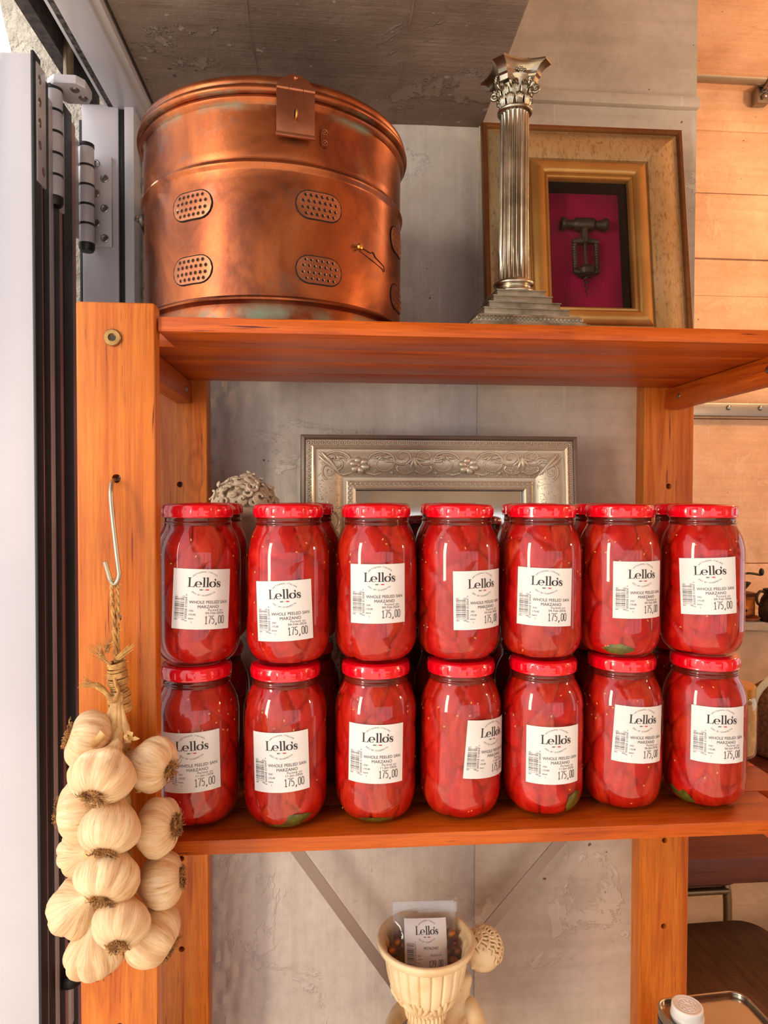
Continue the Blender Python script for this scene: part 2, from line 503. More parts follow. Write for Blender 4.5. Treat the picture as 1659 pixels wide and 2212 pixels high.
    def build(s, name, mats, parent=None, smooth=35, bevel=0, bseg=2, loc=None, rot=None):
        return link(name, s.mesh(name, mats, smooth, bevel, bseg), parent, loc, rot)

def link(name, me, parent=None, loc=None, rot=None):
    o = bpy.data.objects.new(name, me)
    C.objects.link(o)
    if parent:
        o.parent = parent
    if loc is not None:
        o.location = loc
    if rot is not None:
        o.rotation_euler = rot
    return o

def thing(name, label, cat, loc=(0, 0, 0), rot=(0, 0, 0), group=None):
    o = bpy.data.objects.new(name, None)
    o.empty_display_size = .05
    C.objects.link(o)
    o.location, o.rotation_euler = loc, rot
    o['label'], o['category'] = label, cat
    if group:
        o['group'] = group
    return o

def structure(o, label=None):
    o['kind'] = 'structure'
    if label:
        o['label'] = label
    return o

def sroot(name, label=None, loc=(0, 0, 0), rot=(0, 0, 0)):
    o = bpy.data.objects.new(name, None)
    C.objects.link(o)
    o.location, o.rotation_euler = loc, rot
    return structure(o, label)

def stuff(o):
    o['kind'] = 'stuff'
    return o

def smoothline(pts, k=6, closed=False):
    """Catmull-Rom through points (any dimension)"""
    P = [Vector(p) for p in pts]
    n = len(P)
    out = []
    for i in range(n if closed else n - 1):
        if closed:
            p0, p1, p2, p3 = P[(i - 1) % n], P[i], P[(i + 1) % n], P[(i + 2) % n]
        else:
            p0, p1, p2, p3 = P[max(0, i - 1)], P[i], P[i + 1], P[min(n - 1, i + 2)]
        for j in range(k):
            t = j / k
            out.append(.5 * ((2 * p1) + (-p0 + p2) * t + (2 * p0 - 5 * p1 + 4 * p2 - p3) * t * t + (-p0 + 3 * p1 - 3 * p2 + p3) * t ** 3))
    if not closed:
        out.append(P[-1])
    return out

def sline2(pts, k=5):
    return [(p[0], p[1]) for p in smoothline([(a, b, 0) for a, b in pts], k)]

def drill(o, cutters):
    """bore round holes (list of (p0, p1, r)) right through a part"""
    mb = MB()
    for p0, p1, r in cutters:
        mb.tube([p0, p1], r, 20)
    tmp = link('drill', mb.mesh('drill', dark_hole, 0))
    md = o.modifiers.new('holes', 'BOOLEAN')
    md.operation, md.object, md.solver = 'DIFFERENCE', tmp, 'EXACT'
    dg = bpy.context.evaluated_depsgraph_get()
    me = bpy.data.meshes.new_from_object(o.evaluated_get(dg))
    o.modifiers.clear()
    o.data = me
    bpy.data.objects.remove(tmp)
    me.polygons.foreach_set('use_smooth', [True] * len(me.polygons))
    me.set_sharp_from_angle(angle=R(35))

# ================================================================ SETTING
ZS = 2.078      # soffit over the shelving
YW = 1.07       # concrete wall behind it
def slab(name, b, mat, label=None, bevel=0, parent=None):
    o = MB().box(*b).build(name, mat, parent, 0 if not bevel else 35, bevel)
    return structure(o, label) if not parent else o

slab('floor', (-.30, 4.6, -3.2, 3.4, -.10, 0), conc_floor, 'pale concrete floor of the dining room')
structure(MB().box(-9, -.30, -9, 6, -.14, -.03).build('ground', pavement, None, 0), 'grey pavement outside the folding doors')

# back wall: grid with real board steps, pits and bulges
def wall_grid(name, x0, x1, z0, z1, y, nx, nz, mat, label, rough_left=False):
    vs, fs = [], []
    for j in range(nz + 1):
        for i in range(nx + 1):
            x, z = x0 + (x1 - x0) * i / nx, z0 + (z1 - z0) * j / nz
            d = .0016 * noise.noise((x * 7, 3, z * 5)) + .0008 * noise.noise((x * 25, 9, z * 22))
            b = math.floor((x + 5) / .118)
            d += .0012 * noise.noise((b * 3.7, 1.3, 0))
            if rough_left:
                k = max(0, 1 - (x + .19) / .15)
                d += k * .010 * (abs(noise.noise((x * 42, 5, z * 38))) + .6 * noise.noise((x * 90, 2, z * 80)))
            e = min((x - x0), (x1 - x), 1) < 1e-6
            vs.append((x, y - (0 if e else d), z))
    for j in range(nz):
        for i in range(nx):
            a = j * (nx + 1) + i
            fs.append((a, a + 1, a + nx + 2, a + nx + 1))
    n = len(vs)
    vs += [(x0, y + .12, z0), (x1, y + .12, z0), (x1, y + .12, z1), (x0, y + .12, z1)]
    A, B, Cc, D = 0, nx, (nz + 1) * (nx + 1) - 1, nz * (nx + 1)
    fs += [(n + 1, n, n + 3, n + 2), (B, n + 1, n + 2, Cc), (A, D, n + 3, n)]
    mb = MB().add(vs, fs)
    return structure(mb.build(name, mat, None, 30), label)
wall_grid('wall_back', -.285, .23, 0, 2.62, YW, 130, 300, conc_wall, 'grey board formed concrete wall behind the shelving', True)
wall_grid('wall_back_pillar', .23, .582, 0, 2.62, YW - .004, 60, 220, conc_pillar, 'concrete pillar at the right end of the back wall')
# recessed construction joint and ledge on the pillar
slab('trim_1', (.232, .584, YW - .013, YW + .004, 2.118, 2.136), conc_pillar, 'cast ledge running across the concrete pillar', .004)

# soffit box (dropped beam) above the shelving, right end slightly skewed
vs = [(-.2615, -3.2, ZS), (.165, -3.2, ZS), (.236, YW + .05, ZS), (-.2615, YW + .05, ZS)]
vs += [(x, y, 2.62) for x, y, z in vs]
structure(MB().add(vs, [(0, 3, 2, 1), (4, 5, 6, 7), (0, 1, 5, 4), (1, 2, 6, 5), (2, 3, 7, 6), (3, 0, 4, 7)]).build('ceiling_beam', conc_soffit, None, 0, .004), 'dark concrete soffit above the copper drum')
for xs, nm in ((-.10, 'ceiling_joint'), (.095, 'ceiling_joint')):
    p = []
    for i in range(60):
        y = -1 + i * (YW + 1) / 59
        p.append((xs + .02 * (1.0 - y) * .1 + .0025 * noise.noise((xs, y * 14, 2)), y, ZS - .0006 + .0006 * noise.noise((y * 30, xs, 0))))
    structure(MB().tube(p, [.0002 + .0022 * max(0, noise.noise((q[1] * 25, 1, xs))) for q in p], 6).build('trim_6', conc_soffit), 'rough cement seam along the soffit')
slab('ceiling', (-.262, 4.6, -3.2, 3.4, 3.34, 3.45), conc_far, 'concrete ceiling of the dining room')
slab('wall_front', (3.9, 4.6, -3.3, -3.2, 0, 3.45), plaster_in, 'plastered wall behind the viewer')
slab('wall_front_lintel', (-.30, 3.9, -3.3, -3.2, 2.22, 3.45), plaster_in, 'lintel over the front window')
slab('wall_front_sill', (-.30, 3.9, -3.3, -3.2, 0, .10), plaster_in, 'threshold below the front window')
slab('wall_sun_block', (.30, .37, YW + .12, 3.12, 0, 3.45), conc_far, 'unseen wall added behind the back wall to keep stray sun out')  # never in view, put here to stop sun leaking into the dining room
win = sroot('window_1', 'white framed front window behind the viewer')
for x in (-.28, .75, 1.8, 2.85, 3.86):
    MB().box(x - .035, x + .035, -3.29, -3.21, .10, 2.22).build('window_mullion', alu_white, win, 0)
for z in (.13, 1.0, 2.19):
    MB().box(-.30, 3.9, -3.28, -3.22, z - .025, z + .025).build('window_rail', alu_white, win, 0)
for nm_, b_ in (('wall_right', (4.6, 4.7, -3.3, -.4, 0, 3.45)), ('wall_right_end', (4.6, 4.7, 2.7, 3.5, 0, 3.45)), ('wall_right_lintel', (4.6, 4.7, -.4, 2.7, 2.5, 3.45)), ('wall_right_sill', (4.6, 4.7, -.4, 2.7, 0, .4))):
    slab(nm_, b_, conc_far, 'side wall of the dining room around its added window')
win2 = sroot('added_window', 'unseen side window added to light the dining room')  # out of view, opened so daylight reaches the dark floor
for y_ in (-.38, .65, 1.68, 2.68):
    MB().box(4.62, 4.68, y_ - .03, y_ + .03, .4, 2.5).build('window_mullion', alu_white, win2, 0)
# upper left wall above the folding door opening
slab('wall_left', (-.40, -.262, -3.3, YW + .12, 2.20, 3.45), plaster_in, 'wall over the folding door opening')
# exterior return wall seen through the gap
pol = [(-.345, 0), (-.345, 3.2), (-.70, 3.2), (-.505, 2.235), (-.489, 2.165), (-1.8, 2.165), (-1.8, 0)]
structure(MB().prism(pol, YW + .05, YW + .30).build('wall_exterior', render_ext, None, 0), 'rough bright rendered wall outside the doors')

# far wall: cast boards, each a piece
far = sroot('wall_far', 'warm lit board marked concrete wall of the dining room')
zz = [0, .55, 1.2, 1.86, 2.415, 2.582, 2.873, 3.154, 3.36]
for i in range(len(zz) - 1):
    MB().box(.3, 4.6, 3.0 - .012 * noise.noise((i * 2.3, .4, 0)), 3.12, zz[i] + .0015, zz[i + 1] - .0015).build('board', conc_far, far, 35, .004)
slab('trim_2', (.3, 4.6, 2.985, 3.1, 3.148, 3.19), conc_far, 'projecting seam high on the far wall', .006)
slab('trim_3', (.3, 4.6, 2.955, 2.99, 1.868, 1.925), steel_screw, 'grey steel strip bolted to the far wall', .003)
for x in (1.78, 1.93, 2.08):
    structure(MB().ell((x, 2.952, 1.905), (.012, .006, .012), 10, 6).build('trim_4', steel_screw), 'round bolt head on the steel strip')

# conduit and its saddle clamp
t = thing('conduit_pipe', 'grey conduit pipe running high along the far wall', 'pipe', (1.9, 2.93, 3.36))
MB().tube([(-1.5, 0, 0), (2.6, 0, 0)], .034, 16).build('pipe', pipe_metal, t)
for x in (.02, 1.2):
    mb = MB()
    mb.tube([(x, .01 + .042 * math.sin(a), -.044 * math.cos(a)) for a in [R(q) for q in range(-100, 200, 20)]], .012, 8)
    mb.box(x - .028, x + .028, .02, .06, -.10, -.03)
    mb.ell((x, .012, -.075), .014, 10, 6)
    mb.build('saddle_clamp', steel_screw, t, 35, .003)

# ---------------------------------------------------------------- head track and folding door
tr = sroot('trim_5', 'white head track of the folding door')
Y0 = -3.1
zt = 2.068
MB().box(-.362, -.346, Y0, YW, zt, 2.20).build('track_edge', dirt_dark, tr, 0)
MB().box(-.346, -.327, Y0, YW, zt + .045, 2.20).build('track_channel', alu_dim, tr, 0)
MB().box(-.327, -.3225, Y0, YW, zt - .002, 2.20).build('track_lip', alu_white, tr, 0)
MB().box(-.3225, -.3150, Y0, YW, zt - .003, 2.19).build('brush_seal', brush_pile, tr, 0)
MB().box(-.3150, -.2755, Y0, YW, zt - .004, 2.20).build('track_flange', alu_white, tr, 35, .0015)
MB().box(-.2755, -.2650, Y0, YW, zt + .001, 2.20).build('track_return', alu_grey, tr, 0)
jb = sroot('trim_7', 'white door jamb beside the copper drum')
MB().box(-.360, -.3085, YW - .035, YW + .03, 0, zt).build('jamb_face', alu_white, jb, 35, .001)
MB().box(-.3085, -.2985, YW - .032, YW + .02, 0, zt - .004).build('jamb_seal', rubber, jb, 35, .002)
MB().box(-.2985, -.2850, YW - .040, YW + .02, 0, zt - .004).build('jamb_trim', alu_white, jb, 35, .001)
MB().box(-.366, -.360, YW - .03, YW + .02, 0, zt - .02).build('outer_seal', rubber, jb, 35, .002)

dr = sroot('door_1', 'white folding door stacked open in three leaves')
XE = -.345
leafY = [(.8330, .8715, 2.012), (.8855, .9165, 2.004), (.9180, .9640, 2.002)]
edges = [((.8305, .8502, 1), (.8502, .8568, 0), (.8568, .8718, 1)), ((.8850, .9036, 1), (.9036, .9170, 0), (.9170, .9174, 1)), ((.9176, .9475, 1), (.9475, .9640, 0))]
for k, (a, b, zt2) in enumerate(leafY):
    lf = MB()
    lf.box(XE - .085, XE - .001, a, b, .05, zt2)
    lf.box(XE - .70, XE - .62, a, b, .05, zt2)
    lf.box(XE - .62, XE - .085, a, b, zt2 - .08, zt2)
    lf.box(XE - .62, XE - .085, a, b, .05, .20)
    lo = lf.build('leaf', alu_white, dr, 35, .0012)
    MB().box(XE - .62, XE - .085, (a + b) / 2 - .004, (a + b) / 2 + .004, .20, zt2 - .08).build('glazing', pane_glass, lo, 0)
    for ya, yb, isg in edges[k]:
        if isg:
            MB().box(XE - .0008, XE + .0030, ya, yb, .05, zt2 + (.003 if ya == edges[k][0][0] else -.012)).build('gasket', rubber, lo, 35, .0012)
        else:
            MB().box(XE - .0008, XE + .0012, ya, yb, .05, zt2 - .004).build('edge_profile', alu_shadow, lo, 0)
    if k == 1:
        MB().box(XE - .004, XE + .0032, .8722, .8848, .05, zt2 - .020).build('bright_gap_strip', alu_white, lo, 35, .001)  # added white strip standing in for the bright line between the leaves

def hinge(xc, yc, z0, z1, plate_side, n=5):
    h = MB()
    hz = (z1 - z0) / n
    for i in range(n):
        h.lathe([(.0, z0 + i * hz + .001), (.0098, z0 + i * hz + .001), (.0102, z0 + i * hz + .002), (.0102, z0 + (i + 1) * hz - .002), (.0098, z0 + (i + 1) * hz - .001), (0, z0 + (i + 1) * hz - .001)], 24, Matrix.Translation((xc, yc, 0)))
    o = h.build('hinge', alu_white, dr)
    rg = MB()
    for i in range(1, n):
        rg.lathe([(0, z0 + i * hz - .0015), (.0106, z0 + i * hz - .0015), (.0106, z0 + i * hz + .0015), (0, z0 + i * hz + .0015)], 24, Matrix.Translation((xc, yc, 0)))
    rg.lathe([(0, z0 - .010), (.0085, z0 - .010), (.0106, z0 - .006), (.0106, z0 + .001), (0, z0 + .001)], 24, Matrix.Translation((xc, yc, 0)))
    rg.lathe([(0, z1 - .001), (.0106, z1 - .001), (.0106, z1 + .004), (0, z1 + .004)], 24, Matrix.Translation((xc, yc, 0)))
    rg.build('knuckle_ring', rubber, o)
    return o
def screws(o, spots, r, axis):
    for p in spots:
        Tm = Matrix.Translation(p) @ Matrix.Rotation(R(90) if axis == 'y' else (0), 4, 'X')
        MB().lathe([(0, -.001), (r, -.001), (r, .0006), (r * .78, .0012), (r * .45, .0008), (r * .40, -.0004), (0, -.0004)], 20, Tm).build('screw', steel_screw, o)
# hinge between first and second leaf, with its flap on the leaf edges
h1 = hinge(-.3440, .893, 1.872, 2.004, 0)
MB().box(XE - .001, XE + .0045, .8360, .8615, 1.868, 2.006).build('flap', alu_white, h1, 35, .002)
MB().box(XE - .001, XE + .0045, .902, .918, 1.862, 1.990).build('flap', alu_white, h1, 35, .002)
for z in (1.885, 1.912, 1.938, 1.962, 1.988):
    MB().ell((XE + .0045, .846 + (.006 if int(z * 1000) % 2 else -.003), z), (.0012, .0042, .0055), 10, 6).build('screw', steel_screw, h1)
# hinge from the last leaf to the jamb
h2 = hinge(-.3400, .995, 1.852, 1.986, 0)
pl = MB().box(-.3475, -.3165, YW - .0405, YW - .0345, 1.862, 1.992).build('jamb_plate', alu_white, dr, 35, .0015)
MB().box(-.346, -.340, 1.003, YW - .036, 1.864, 1.984).build('flap', alu_white, h2, 35, .001)
MB().box(XE - .010, XE - .0020, .9642, .986, 1.856, 1.990).build('flap', alu_white, h2, 35, .001)
screws(pl, [(-.3385 if i % 2 == 0 else -.3265, YW - .041, 1.9805 - i * .0214) for i in range(6)], .0056, 'y')
# pivot bracket and roller in the track
br = MB()
poly = [(-.350, .888), (-.338, .878), (-.312, .878), (-.304, .888), (-.304, .912), (-.312, .925), (-.337, .925), (-.350, .912)]
zb0, zb1 = 2.006, 2.017
n = len(poly)
br.add([(x, y, zb0) for x, y in poly] + [(x, y, zb1) for x, y in poly], [tuple(reversed(range(n))), tuple(range(n, 2 * n))] + [(i, (i + 1) % n, (i + 1) % n + n, i + n) for i in range(n)])
bo = br.build('pivot_bracket', alu_white, dr, 35, .002)
MB().lathe([(0, 2.015), (.009, 2.015), (.009, 2.027), (.006, 2.030), (.006, 2.12), (0, 2.12)], 20, Matrix.Translation((-.334, .915, 0))).build('roller_shaft', tube_steel, bo)
for sx, sy in ((-.318, .892), (-.314, .910)):
    MB().lathe([(0, 2.0045), (.0045, 2.0045), (.0058, 2.0058), (.0058, 2.0065), (0, 2.0065)], 20, Matrix.Translation((sx, sy, 0))).build('screw', steel_screw, bo)
# floor roller low on the stack
fr = MB().lathe([(0, .868), (.013, .868), (.0155, .872), (.0155, .880), (.013, .884), (.006, .884), (.005, .882), (0, .882)], 28, Matrix.Translation((-.336, .905, 0)))
fr.build('guide_roller', rubber, dr)
MB().box(-.352, -.340, .9165, .9285, .80, .915).build('roller_carrier', alu_white, dr, 35, .003)

# ================================================================ SHELVING
un = thing('shelving_unit', 'orange stained pine shelving unit standing against the concrete wall', 'shelf unit', (0, 0, 0))
LX0, LX1 = -.2427, -.1688
def post(x0, x1, y0, y1, z1, holes):
    o = MB().box(x0, x1, y0, y1, 0, z1).build('post', wood_post, un, 35, .0028, 3)
    xm = (x0 + x1) / 2
    drill(o, [((xm, y0 - .01, z), (xm, y1 + .01, z), .0042) for z in holes])
    return o
PF0, PF1 = .678, .698
fz = [1.6515 - .1343 * i for i in range(12)]
lp = post(LX0, LX1, PF0, PF1, 1.6862, [z for z in fz[1:]])
rp = post(.4975, .5720, PF0, PF1, 1.6862, [z for z in fz[1:]])
bz = [1.6515, 1.517, 1.383, 1.249, 1.115, .984, .853, .72, .58, .44, .30, .16]
PB0, PB1 = .985, 1.015
post(-.2500, -.1738, PB0, PB1, 1.6862, bz[1:])
post(.4640, .5400, PB0, PB1, 1.6862, bz[1:])
def bolt(x, z):
    MB().lathe([(0, -.002), (.0082, -.002), (.0082, .0018), (.0074, .0028), (.0038, .0028), (.0034, .0008), (0, .0008)], 32,
               Matrix.Translation((x, PF0, z)) @ Matrix.Rotation(R(90), 4, 'X')).build('bolt', brass_dull, un)
    MB().lathe([(0, .0006), (.0033, .0006), (.0033, .0011), (0, .0011)], 6,
               Matrix.Translation((x, PF0, z)) @ Matrix.Rotation(R(90), 4, 'X')).build('bolt_socket', iron, un)
bolt(-.2082, 1.6518)
bolt(.5350, 1.6518)
ROOMX = (-.2427, .5400)
def shelf(zt, th=.0145):
    zb = zt - th
    ys = [.684 + .0714 * i for i in range(5)]
    for i in range(4):
        x0, x1 = (LX1 + .0012, .4960) if i == 0 else ROOMX
        MB().box(x0, x1, ys[i] + (.0004 if i else 0), ys[i + 1] - .0004, zb, zt).build('slat', wood_shelf, un, 35, .0013)
    for xa, xb in ((-.2160, -.1937), (.4945, .5168)):
        co = MB().box(xa, xb, PF1 + .001, PB0 - .001, zb - .030, zb - .0003).build('cleat', wood_cleat, un, 35, .002)
        for yy in (.745, .945):
            s_ = -1 if xa > 0 else 1
            MB().ell((xb + .0002 if s_ > 0 else xa - .0002, yy, zb - .015), (.0012, .0042, .0042), 12, 6).build('screw', steel_screw, co)
ZT, ZL, ZB = 1.675, 1.1587, .66
shelf(ZT)
shelf(ZL)
shelf(ZB)
# crossed steel braces behind
def brace(p, q):
    p, q = Vector(p), Vector(q)
    d = (q - p).normalized()
    nrm = Vector((d.z, 0, -d.x)) * .0085
    y0, y1 = 1.0165, 1.0185
    vs = [(*(p + nrm).xz, 0), (*(q + nrm).xz, 0), (*(q - nrm).xz, 0), (*(p - nrm).xz, 0)]
    MB().prism([(v[0], v[1]) for v in vs], y0 + brace.k, y1 + brace.k).build('brace', brace_metal, un, 0)
    brace.k += .0025
brace.k = 0
def through(a, b, z):
    return a[0] + (b[0] - a[0]) * (z - a[1]) / (b[1] - a[1])
A, B = (-.052, .9755), (.095, .7650)
brace((through(A, B, 1.105), 0, 1.105), (through(A, B, .55), 0, .55))
A, B = (.357, .9755), (.236, .8370)
brace((through(A, B, 1.105), 0, 1.105), (through(A, B, .55), 0, .55))

# ================================================================ TOMATO JARS
JR, JH = .0444, .167
jar_prof = sline2([(.0, .0035), (.015, .0032), (.0225, .0025)], 2) + sline2([(.0245, .0), (.0275, .0), (.0305, .0012), (.0358, .0058), (.0402, .0128), (.0427, .0215), (.0435, .031)], 4) \
    + [(.0435, .05), (.0435, .08), (.0435, .108)] + sline2([(.0435, .112), (.0431, .1185), (.0415, .127), (.0385, .1355), (.0356, .142), (.0345, .1452)], 4) \
    + sline2([(.0352, .1462), (.0356, .1472), (.0352, .1482), (.0343, .149), (.0343, .151), (.0350, .1525), (.0350, .1545), (.0338, .156), (.0338, .165)], 2)
jar_prof = [(r_ * (1 + .0207 * max(0, min(1, (.146 - z_) / .010))), z_) for r_, z_ in jar_prof]
jar_mesh = MB().lathe(jar_prof, 72).mesh('glass_body', jar_glass, 60)
def prof_r(z):
    for (r0, z0), (r1, z1) in zip(jar_prof[8:], jar_prof[9:]):
        if z0 <= z <= z1 and z1 > z0:
            return r0 + (r1 - r0) * (z - z0) / (z1 - z0)
    return .0352
# lid with raised pads round the skirt
def lid_rf(a, z, r):
    if r > .0356 and .1545 < z < .1638:
        u = (a / (2 * PI) * 18) % 1
        k = max(0, min(1, (.30 - abs(u - .5)) / .05))
        kz = max(0, min(1, (.0040 - abs(z - .1590)) / .0010))
        return r + .0007 * k * kz
    return r
lp_ = [(.0336, .1532), (.0358, .1528), (.0364, .1534), (.0362, .1545), (.0362, .1551), (.0362, .1560), (.0362, .1590), (.0362, .1620), (.0362, .1629), (.0361, .1638),
       (.0357, .1652), (.0348, .1660), (.0334, .1661), (.0326, .1664), (.0318, .1670), (.0245, .1670), (.0236, .1662), (.0, .1660)]
lid_mesh = MB().lathe(lp_, 216, None, lid_rf).mesh('lid', lid_red, 50)
neck_mesh = MB().lathe([(0, .1440), (.0338, .1448), (.0337, .148), (.0332, .1525), (0, .1525)], 48).mesh('juice', liquid_neck, 50)

def contents(seed):
    rng = np.random.RandomState(seed)
    nz, na = 58, 108
    zs = np.concatenate([np.linspace(.0048, .030, 16), np.linspace(.033, .110, 26), np.linspace(.113, .1452, 18)])
    sites = []
    z = .006
    row = 0
    while z < .150:
        hgt = rng.uniform(.030, .046)
        m = rng.randint(6, 8)
        off = rng.rand()
        for k in range(m):
            sites.append(((k + off + rng.uniform(-.22, .22)) / m, z + hgt / 2 + rng.uniform(-.008, .008)))
        z += hgt * .86
    sites = np.array(sites)
    tone = rng.rand(len(sites))
    vs, tn = [], []
    for zi in zs:
        r0 = max(.004, prof_r(zi) - .0006)
        if zi < .0055:
            r0 *= .97
        for i in range(na):
            th = i / na
            dx = np.abs(sites[:, 0] - th)
            dx = np.minimum(dx, 1 - dx) * 2 * PI * .0435
            wob = .003 * noise.noise((math.cos(2 * PI * th) * 3 + seed, math.sin(2 * PI * th) * 3, zi * 60))
            d = np.sqrt(dx ** 2 + ((sites[:, 1] - zi) * .62) ** 2) + wob
            o = np.argsort(d)[:2]
            edge = d[o[1]] - d[o[0]]
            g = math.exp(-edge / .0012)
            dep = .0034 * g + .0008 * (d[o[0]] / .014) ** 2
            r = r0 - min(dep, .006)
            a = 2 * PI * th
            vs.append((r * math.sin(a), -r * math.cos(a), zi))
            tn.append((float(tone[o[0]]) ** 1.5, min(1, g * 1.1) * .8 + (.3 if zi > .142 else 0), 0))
    fs = []
    for j in range(len(zs) - 1):
        for i in range(na):
            i2 = (i + 1) % na
            fs.append((j * na + i, j * na + i2, (j + 1) * na + i2, (j + 1) * na + i))
    fs.append(tuple(reversed(range(na))))
    fs.append(tuple((len(zs) - 1) * na + i for i in range(na)))
    me = MB().add(vs, fs, 0, None, None, tn).mesh('tomatoes', tomato, 80)
    sd = MB()
    for q in range(34):
        th, zi = rng.rand(), rng.choice([rng.uniform(.01, .135), rng.uniform(.095, .138)])
        a = 2 * PI * th
        r = prof_r(zi) - .0011
        Tm = Matrix.Translation((r * math.sin(a), -r * math.cos(a), zi)) @ Matrix.Rotation(a, 4, 'Z') @ Matrix.Rotation(rng.uniform(0, PI), 4, 'Y')
        sd.ell((0, 0, 0), (.0009, .0004, .0014), 6, 4, Tm)
    return me, sd.mesh('seeds', seed_mat, 80)
CONT = [contents(s) for s in (3, 11, 23, 31, 47)]

# ---- lettering ---------------------------------------------------------------
_gl = {}
_fc = bpy.data.curves.new('glyph', 'FONT')
_fo = bpy.data.objects.new('glyph', _fc)
C.objects.link(_fo)
_fc.resolution_u = 3
def _ext(txt):
    _fc.body = txt
    bpy.context.view_layer.update()
    dg = bpy.context.evaluated_depsgraph_get()
    me = _fo.evaluated_get(dg).to_mesh()
    me.calc_loop_triangles()
    vs = [(v.co.x, v.co.y) for v in me.vertices]
    fs = [tuple(t.vertices) for t in me.loop_triangles]
    _fo.evaluated_get(dg).to_mesh_clear()
    return vs, fs
def glyph(ch):
    if ch not in _gl:
        if ch == ' ':
            _gl[ch] = ([], [], .30)
        else:
            vs, fs = _ext(ch)
            a, _ = _ext('I' + ch + 'I')
            b, _ = _ext('II')
            adv = (max(p[0] for p in a) - min(p[0] for p in a)) - (max(p[0] for p in b) - min(p[0] for p in b))
            _gl[ch] = (vs, fs, max(.1, adv))
    return _gl[ch]

